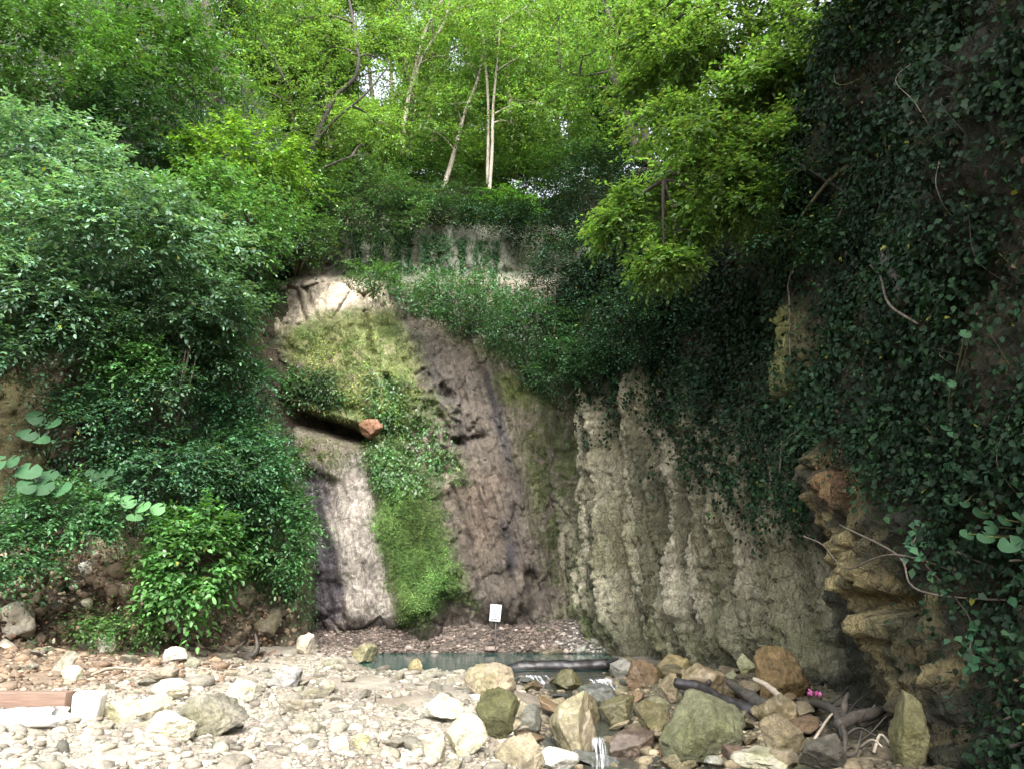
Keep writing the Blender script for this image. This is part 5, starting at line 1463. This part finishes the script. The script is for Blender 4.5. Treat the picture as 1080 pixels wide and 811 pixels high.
# yellow leaves / flowers dots on the left slope are single leaves; hanging roots and bare stems
def hang(name, label, pts_, rad_, mat, cat, group=None, n=6):
    sp = spline(pts_, 24); V, Q, T = tube(sp, np.linspace(rad_[0], rad_[1], 24), n, True, .15, 2)
    o = recentre(mesh_np(name, V, [Q, T], M[mat]), sp[0]); return tag(o, label, cat, group)
for i, (a0, b0, a1, b1, Y, r0) in enumerate([(202, 362, 172, 455, 15.6, .035), (196, 370, 178, 440, 15.5, .022), (208, 372, 183, 450, 15.7, .018), (190, 380, 168, 455, 15.5, .014)]):
    hang('vine', 'thin bare vine slanting through the cave of the left slope', [pt(a0, b0, Y), pt((a0 + a1) / 2 + 3, (b0 + b1) / 2, Y - .15), pt(a1, b1, Y + .1)], (r0 * .7, r0), 'bark_brown', 'vine', 'bare vines in the left cave')
for i, (a0, b0, a1, b1) in enumerate([(246, 340, 232, 368)]):
    hang('vine', 'thick dark crooked vine under the bush above the green slab edge', [pt(a0, b0, 17.4), pt((a0 + a1) / 2, (b0 + b1) / 2, 17.3), pt(a1, b1, 17.5)], (.06, .07), 'bark_dark', 'vine')
for i, (lab, pts_, r0, r1, off) in enumerate([
  ('pale forked vine on the dark upper part of the right cliff', [(870, 165), (885, 205), (892, 240), (905, 265)], .02, .03, .3),
  ('thick pale root bundle hanging in the upper right of the cliff', [(935, 240), (945, 275), (955, 305), (962, 325)], .05, .09, .25),
  ('thin root beside the root bundle in the upper right', [(930, 270), (944, 300), (970, 325), (978, 330)], .015, .012, .3),
  ('slanting pale vine at the right edge over the dark recess', [(1012, 580), (1025, 650), (1045, 720), (1066, 780)], .012, .015, .3),
  ('looping vine in front of the ochre pillar', [(938, 570), (946, 590), (965, 596), (985, 590), (1010, 612)], .008, .008, .35),
  ('thin vine crossing the ochre pillar', [(955, 560), (985, 590), (1010, 615), (1030, 650)], .010, .008, .3),
  ('vine hanging beside the yellowish rock knob of the right cliff', [(838, 250), (848, 290), (868, 330), (872, 370)], .02, .012, .25),
  ('long thin vine hanging left of the yellowish rock knob', [(812, 300), (820, 360), (826, 420), (838, 480)], .012, .010, .25),
  ('thin trunk like vine low in the ivy of the right cliff', [(848, 420), (852, 450), (856, 475), (858, 500)], .02, .018, .2),
  ('vine hanging from the dark bushes over the column top', [(600, 300), (607, 330), (606, 370), (612, 400)], .03, .02, .6),
  ]):
    P3 = [near_right(a, b_, off)[0] for a, b_ in pts_]
    hang('vine', lab, P3, (r0, r1), 'bark_brown' if 'pale' not in lab else 'root', 'vine')

# many thin vines and roots hanging through the ivy of the right cliff
rv_ = np.random.RandomState(64)
for k in range(34):
    a = rv_.uniform(770, 1075); b_ = rv_.uniform(20, 420); ln = rv_.uniform(50, 150); dx = rv_.normal(4, 12)
    P3 = [near_right(a, b_, .22)[0], near_right(a + dx * .4 + rv_.normal(0, 2), b_ + ln * .35, .3)[0], near_right(a + dx + rv_.normal(0, 4), b_ + ln * .7, .28)[0], near_right(a + dx * 1.4, b_ + ln, .2)[0]]
    hang('vine', 'thin bare vine hanging through the ivy of the right cliff', P3, (.003 + rv_.uniform(0, .006), .002), ['bark_moss', 'root', 'bark_brown', 'bark_dark'][k % 4], 'vine', 'thin vines in the ivy of the right cliff', 5)
# ================================================================== TREES
def tree(label, trunk, radii, clusters, colr, seed, mat='leaf_bright', bark='bark_brown', ll=.17, nt=170, K=9, L=.8, droop=.25, name='tree', cat='tree', flat=1.0, squash=.45, forks=(), group=None, limb_r=.05, wl=.55):
    """trunk: world points; clusters: (x, y, z, radius) leaf masses carried by limbs"""
    r = np.random.RandomState(seed)
    tr = spline(trunk, 40); rad_ = np.interp(np.linspace(0, 1, 40), np.linspace(0, 1, len(radii)), radii)
    e = empty(name, tr[0], label, cat, group)
    b = Bag(); b.tube(tr, rad_, 9, True, .2, seed)
    for fk, fr in forks: b.tube(spline(fk, 24), np.linspace(fr[0], fr[1], 24), 7, True, .2, seed + 3)
    V, Fs_ = b.get(); child('trunk', V, Fs_, M[bark], e)
    parts = []
    skel = [tr] + [spline(fk, 24) for fk, _ in forks]; skel = np.concatenate(skel)
    for (x, y, z, R_) in clusters:
        c0 = np.array([x, y, z]); below = skel[skel[:, 2] < z + .3 * R_] if (skel[:, 2] < z + .3 * R_).any() else skel
        k = np.argmin(np.linalg.norm(below - c0, axis=1) + .3 * np.abs(below[:, 2] - (z - 1.2)))
        bl = Bag(); a0 = below[k]; mid = (a0 + c0) / 2 + np.array([0, 0, .12]) * np.linalg.norm(c0 - a0)
        bl.tube(spline([a0, mid, c0], 12), np.linspace(limb_r, .012, 12), 6)
        m = int(nt * r.uniform(.8, 1.2))
        d_ = unit(r.normal(size=(m, 3))); q = d_ * (r.uniform(0, 1, m) ** .5)[:, None] * np.array([R_, R_, R_ * squash])
        q[:, 2] -= .22 * (q[:, 0] ** 2 + q[:, 1] ** 2) / R_
        C = c0 + q
        ok = fbm(C[:, 0] * 1.3, C[:, 1] * 1.3, C[:, 2] * 2.2 + seed, 2) > -.2
        ga, gb = proj(C)
        for hx, hy, hr in ((398, 82, 25), (690, 138, 19), (601, 132, 14), (484, 52, 12), (375, 25, 13), (440, 20, 9)):     # open places in the far canopy
            ok &= ((ga - hx) ** 2 + ((gb - hy) * .8) ** 2 > hr ** 2) | (C[:, 1] < 24)
        C, d_ = C[ok], d_[ok]
        for j in range(0, len(C), 26):
            bl.tube(spline([c0, (c0 + C[j]) / 2 + [0, 0, .05], C[j]], 6), np.linspace(.014, .005, 6), 4)
        V, Fs_ = bl.get(); child('limb', V, Fs_, M[bark], e)
        D = d_ * [1, 1, .35] + r.normal(0, .3, C.shape)
        cj = np.exp(r.normal(0, .15) + .25 * fbm(C[:, 0], C[:, 1], C[:, 2], 2))[:, None]
        parts.append(twigs(r, C, D, K, L * r.uniform(.6, 1.2, len(C)), ll, ll * wl, colr, droop, flat, coljit=cj, yellow=.01))
    v, f, c_ = joinl(parts); child('crown', v, f, M[mat], e, c_)
    return e
def cl(lst):
    """clusters from (px, py, Y, radius px)"""
    out = []
    for a, b_, Y, rp in lst:
        p = pt(a, b_, Y); out.append((*p, rp * mpp(a, b_, Y)))
    return out
def tk(lst): return [pt(a, b_, Y) for a, b_, Y in lst]
LIME = (.105, .195, .050); LIM2 = (.085, .168, .046); MIDG = (.066, .145, .042)
rt = np.random.RandomState(8)
def scat(n, x0, x1, y0, y1, Y0, Y1, r0, r1):
    return [(rt.uniform(x0, x1), rt.uniform(y0, y1), rt.uniform(Y0, Y1), rt.uniform(r0, r1)) for _ in range(n)]

tree('dark leaning tree with forked branches on the left brow', tk([(300, 236, 24.1), (318, 190, 23.6), (332, 150, 23.2), (352, 105, 23.0), (377, 75, 22.8), (372, 20, 22.8), (358, -40, 22.8)]), [.17, .13, .10, .08, .06, .05, .03],
     cl([(335, 110, 22.6, 42), (300, 85, 22.1, 45), (385, 155, 24.1, 42), (350, 50, 22.6, 40), (255, 95, 22.1, 48), (395, 130, 23.6, 35), (270, 40, 22.1, 50), (320, 20, 22.6, 45), (395, 60, 23.1, 40), (330, 175, 24.1, 30), (305, 140, 22.6, 36)]), LIME, 1, bark='bark_dark', nt=150, ll=.125, K=9, L=.6,
     forks=[(tk([(330, 155, 23.3), (352, 128, 22.9), (385, 100, 22.6), (410, 70, 22.6)]), (.06, .02)), (tk([(318, 190, 23.6), (345, 176, 23.2), (372, 165, 22.9), (390, 163, 22.9)]), (.05, .015)), (tk([(325, 165, 23.4), (310, 130, 23.0), (305, 95, 22.6)]), (.05, .02))])
tree('slender pale trunked tree leaning right with a dark fork at the top', tk([(424, 165, 30), (428, 120, 30), (437, 75, 30), (448, 35, 30), (468, -5, 30), (480, -50, 30)]), [.10, .09, .08, .07, .05, .04],
     cl([(455, 20, 29, 50), (500, 5, 29, 45), (420, 40, 29, 30), (475, 60, 29.5, 38), (405, 130, 28, 28), (440, 105, 28.5, 30), (480, -40, 29, 50), (425, -20, 29, 40)]), LIME, 2, bark='bark_pale', nt=190,
     forks=[(tk([(433, 95, 30), (446, 60, 30), (470, 20, 30), (474, -20, 30)]), (.08, .05)), (tk([(437, 75, 30.2), (425, 60, 30.2), (415, 30, 30.2), (410, -10, 30.2)]), (.06, .03))])
tree('dark trunked tree behind the slender pale leaning one', tk([(432, 170, 32), (436, 110, 32), (425, 60, 32), (418, 10, 32), (415, -40, 32)]), [.15, .13, .12, .10, .08],
     cl([(400, 60, 32, 35), (372, 30, 32, 32), (390, -10, 31, 40), (365, 90, 33, 30)]), LIM2, 3, bark='bark_dark', nt=160,
     forks=[(tk([(427, 75, 32), (445, 60, 32), (470, 55, 32), (490, 45, 32)]), (.07, .03))])
tree('thin pale tree leaning right above the dark bushes', tk([(467, 201, 28.5), (478, 165, 28.6), (490, 120, 28.8), (505, 80, 29), (512, 30, 29)]), [.10, .09, .08, .06, .04],
     cl([(500, 70, 28.5, 36), (480, 110, 28, 28), (520, 40, 28.5, 42), (460, 140, 28, 24)]), LIM2, 4, bark='bark_pale', nt=170)
tree('pale twin trunked tree standing at the centre above the falls', tk([(516, 203, 28), (519, 160, 28), (520, 115, 28), (523, 80, 28), (528, 20, 28)]), [.075, .065, .055, .045, .03],
     cl([(525, 40, 27.5, 45), (560, 60, 27.5, 42), (555, 10, 27.5, 50), (500, 20, 28, 40), (570, 110, 28, 38), (540, 130, 28.5, 25), (600, 40, 28, 45)]), LIME, 5, bark='bark_pale', nt=210,
     forks=[(tk([(514, 195, 28.3), (515, 120, 28.4), (513, 80, 28.4), (510, 40, 28.4)]), (.065, .04))])
tree('dark curved twin trunks at the right brow above the columns', tk([(676, 172, 22.5), (664, 130, 22.5), (652, 95, 22.3), (645, 70, 22.3), (655, 45, 22), (640, 12, 22), (634, -30, 22)]), [.2, .17, .15, .12, .11, .09, .07],
     cl([(615, 60, 21.5, 48), (590, 20, 21.5, 50), (650, 20, 21, 50), (690, 60, 20.5, 50), (640, -30, 21, 55), (600, 100, 22.5, 32), (700, 10, 20.5, 50), (630, 125, 23, 25)]), LIM2, 6, bark='bark_dark', nt=150, ll=.13, L=.6,
     forks=[(tk([(684, 175, 22.3), (678, 130, 22.2), (668, 95, 22), (660, 40, 22), (670, -20, 22)]), (.16, .08)), (tk([(646, 75, 22.3), (630, 78, 22.2), (610, 80, 22), (590, 72, 22)]), (.05, .015))])
tree('far pale trunk seen through the gap left of the dark twin trunks', tk([(607, 165, 36), (608, 120, 36), (608, 70, 36), (610, 10, 36)]), [.12, .11, .10, .07],
     cl([(590, 80, 36, 26), (630, 60, 36, 28), (610, 20, 36, 40), (565, 95, 36, 26)]), LIM2, 7, bark='bark_pale', nt=130, ll=.18)
tree('far thin trunk between the central twin and the gap', tk([(572, 175, 38), (570, 130, 38), (574, 80, 38), (570, 20, 38)]), [.11, .10, .08, .06],
     cl([(550, 120, 38, 30), (590, 140, 38, 26), (560, 60, 38, 36), (585, 30, 38, 36), (540, 150, 38, 24)]), LIM2, 8, bark='bark_pale', nt=130, ll=.18)
tree('far tree at the left end of the wooded ridge', tk([(395, 178, 36), (396, 130, 36), (390, 80, 36), (388, 30, 36)]), [.14, .12, .10, .08],
     cl([(385, 140, 36, 28), (410, 155, 36, 24), (430, 145, 37, 26), (375, 110, 36, 22)]), LIM2, 9, bark='bark_brown', nt=130, ll=.18)
tree('far tree behind the centre with a low spreading crown', tk([(492, 180, 40), (490, 130, 40), (494, 80, 40), (490, 20, 40)]), [.15, .13, .11, .08],
     cl([(470, 160, 40, 26), (505, 150, 40, 28), (530, 160, 40, 26), (490, 100, 40, 34), (455, 120, 40, 28), (530, 100, 40, 30), (450, 75, 40, 28)]), LIME, 10, bark='bark_brown', nt=130, ll=.2)
tree('far tree to the right of the gap on the ridge', tk([(660, 160, 38), (655, 110, 38), (650, 60, 38), (652, 0, 38)]), [.15, .13, .11, .08],
     cl([(640, 140, 38, 24), (660, 110, 38, 28), (625, 150, 38, 22), (650, 40, 38, 34)]), LIM2, 11, bark='bark_brown', nt=130, ll=.19)
tree('tall tree on the left slope with its crown leaving the top of the picture', tk([(225, 130, 24), (222, 60, 24), (215, -20, 24), (205, -120, 24)]), [.24, .2, .17, .12],
     cl([(180, 20, 22, 60), (235, 0, 22, 60), (130, -10, 22, 60), (210, 60, 22.5, 42), (285, -10, 22, 50), (90, 10, 21, 55), (30, -10, 19, 60), (140, 45, 21, 40), (60, 90, 19, 30)]), MIDG, 12, mat='leaf', bark='bark_dark', nt=190, ll=.14, L=.65)
# more wooded background on the ridge
for i, (a, y0, Y, lab) in enumerate([(372, 165, 33, 'bright crowned tree at the far left of the ridge'), (455, 172, 36, 'far bright tree between the slender pale tree and the thin leaning one'),
     (540, 180, 33, 'bright tree right behind the pale twin trunks'), (588, 172, 34, 'bright tree left of the far pale trunk in the gap'), (635, 165, 31, 'bright tree close behind the dark twin trunks'),
     (415, 172, 42, 'farthest tree seen behind the dark trunked one'), (520, 170, 46, 'farthest tree in the middle of the ridge'), (690, 150, 30, 'bright tree behind the overhanging bough'), (345, 150, 30, 'bright tree behind the leaning dark tree'), (275, 130, 29, 'bright tree between the tall left tree and the leaning dark one'), (440, 160, 48, 'far tree filling the canopy behind the slender pale trunk'), (600, 160, 45, 'far tree filling the canopy left of the dark twin trunks')]):
    cs = [(a + rt.uniform(-52, 52), rt.uniform(-30, y0 - 28), Y + rt.uniform(-1.5, 1.5), rt.uniform(26, 44)) for _ in range(13)]
    cs += [(a + rt.uniform(-40, 40), y0 - rt.uniform(5, 30), Y + rt.uniform(-1, 1), rt.uniform(18, 26)) for _ in range(4)]
    tree(lab, tk([(a + 4, y0 + 8, Y), (a, y0 - 40, Y), (a + rt.uniform(-8, 8), y0 - 90, Y), (a + rt.uniform(-12, 12), 0, Y)]), [.15, .13, .11, .07], cl(cs), [LIME, LIM2][i % 2], 50 + i, bark=['bark_pale', 'bark_brown'][i % 2], nt=190, ll=.215, L=1.0)
# understorey on the slope above the falls
for i, (lab, a, b_, Y, rx, ry, colr, nt, ll, mat) in enumerate([
  ('dark evergreen bush with drooping sprays right of the centre above the falls', 640, 215, 23.2, 60, 50, G_YEW, 1100, .10, 'leaf_dark'),
  ('dark bush on the rim left of the pale upper tier', 350, 225, 25.8, 36, 18, G_DARK, 400, .11, 'leaf'),
  ('dark bush on the rim over the middle of the pale upper tier', 440, 224, 25.9, 48, 12, G_DARK, 420, .11, 'leaf'),
  ('dark bush on the rim over the right end of the pale upper tier', 520, 230, 25.8, 40, 12, (.022, .055, .03), 420, .11, 'leaf_dark'),
  ('dark evergreen bush below the dark twin trunks', 690, 235, 20.5, 48, 55, G_YEW, 800, .10, 'leaf_dark'),
  ('blackish evergreen bush hanging over the crevice top', 600, 285, 22.6, 45, 48, (.026, .062, .036), 800, .10, 'leaf_dark'),
  ('dark bush under the thin pale leaning tree', 465, 225, 27.0, 55, 26, G_DARK, 600, .13, 'leaf'),
  ('brownish green bush on the slope left of the centre', 420, 232, 26.5, 50, 14, G_DARK, 420, .12, 'leaf'),
  ('small bright green bush in the gully above the falls', 532, 222, 27.0, 34, 18, (.05, .13, .028), 420, .12, 'leaf_bright'),
  ('dark bush right of the bright gully bush', 570, 240, 25.6, 40, 24, (.022, .055, .03), 480, .12, 'leaf_dark'),
  ('mid green bush behind the bright gully bush', 560, 185, 31, 50, 22, MIDG, 420, .16, 'leaf_bright'),
  ('mid green bush at the foot of the slender pale tree', 440, 180, 31, 50, 22, MIDG, 420, .16, 'leaf_bright'),
  ('pale green bush on the ridge behind the central twin trunk', 500, 165, 34, 50, 18, LIM2, 360, .18, 'leaf_bright'),
  ('low green bush on the ridge in the gap under the crowns', 565, 196, 36, 46, 16, MIDG, 420, .18, 'leaf_bright'),
  ('dark bush at the ridge left of the dark twin trunks', 615, 175, 28, 36, 22, G_DARK, 400, .14, 'leaf'),
  ('dark bush filling the brow under the twin trunks', 660, 175, 24, 42, 24, G_DARK, 400, .12, 'leaf_dark'),
  ('dark bush on the right rim of the columns', 715, 320, 18.0, 45, 50, (.024, .06, .028), 700, .095, 'leaf_dark'),
  ('dark bush hanging low over the columns', 660, 350, 19.4, 45, 50, (.024, .062, .03), 700, .095, 'leaf_dark')]):
    shrub(lab, a, b_, Y, rx, ry, colr, nt, ll, mat, seed=90 + i, stems=4, L=.6, droop=.45)

HI[0] = True
# ---- the bright bough hanging in from the right, and its tree on the cliff top
tree('broad tree on the right cliff top reaching its bright layered bough over the gorge',
     tk([(850, 120, 13.8), (842, 60, 13.6), (835, 0, 13.4), (825, -90, 13.2)]), [.2, .18, .16, .12],
     cl([(760, 40, 12.6, 52), (715, 60, 13.2, 40), (800, 90, 12.2, 48), (745, 110, 12.6, 50), (700, 130, 13.2, 36), (770, 160, 12.2, 48), (720, 180, 12.6, 45), (680, 205, 13, 32), (655, 235, 13, 24), (745, 215, 12.3, 38),
         (715, 245, 12.5, 30), (700, 275, 12.4, 20), (690, 90, 14, 35), (825, 30, 12.4, 45), (790, 10, 12.6, 50), (840, 130, 11.8, 34), (700, 10, 14, 45), (795, 215, 11.8, 32), (690, 45, 14, 35), (835, 75, 11.9, 42), (850, 40, 11.8, 40), (815, 150, 11.6, 38), (770, 190, 11.9, 36), (735, 150, 12.1, 44)]),
     (.118, .215, .056), 21, nt=260, ll=.12, K=10, L=.5, squash=.34, limb_r=.045, bark='bark_dark',
     forks=[(tk([(838, 30, 13.5), (800, 25, 13.1), (770, 18, 12.8), (748, -4, 12.6)]), (.06, .03)), (tk([(845, 90, 13.7), (805, 110, 13), (760, 140, 12.6), (700, 190, 12.7)]), (.07, .02))])
HI[0] = False
tree('mossy trunked dark tree standing against the upper right cliff', tk([(930, 155, 9.6), (921, 110, 9.6), (913, 60, 9.5), (908, 0, 9.4), (900, -120, 9.3)]), [.12, .10, .09, .08, .06],
     cl([(880, 30, 9.4, 40), (930, -30, 9, 60), (980, 20, 8.4, 50), (850, 180, 10.8, 38), (880, 240, 10.4, 40), (1030, 60, 7.6, 55), (830, 250, 11.2, 36)]), G_DARK, 22, mat='leaf_dark', bark='bark_moss', nt=130, ll=.09, K=9, L=.45,
     forks=[(tk([(915, 40, 9.5), (930, 44, 9.3), (950, 42, 9.1), (956, 45, 9)]), (.02, .008)), (tk([(920, 60, 9.5), (905, 20, 9.3), (885, -10, 9.2)]), (.05, .03))])
# unseen trees added on the cliff top to shade the right side of the gorge
for i, (x, y, lab) in enumerate([(8.6, 7.2, 'unseen shade tree added on the right cliff top above the mossy trunk'), (5.0, 3.5, 'unseen shade tree added on the right cliff top near the viewer'), (5.4, -.5, 'unseen shade tree added on the right cliff top beside the viewer')]):
    z0 = 11.5
    c_ = [(x + (rt.uniform(-4.6, 1.8) if y < 5 else rt.uniform(-2, 2)), y + rt.uniform(-2.6, 2.6), z0 + rt.uniform(1.5, 5.5), rt.uniform(1.3, 2.0)) for _ in range(20)]
    tree(lab, [(x, y, z0 - 1), (x - .2, y, z0 + 2), (x - .1, y + .2, z0 + 5), (x - .3, y, z0 + 7.5)], [.25, .2, .15, .08], c_, MIDG, 30 + i, mat='leaf', bark='bark_dark', nt=150, ll=.16, K=9, L=.8, limb_r=.07)
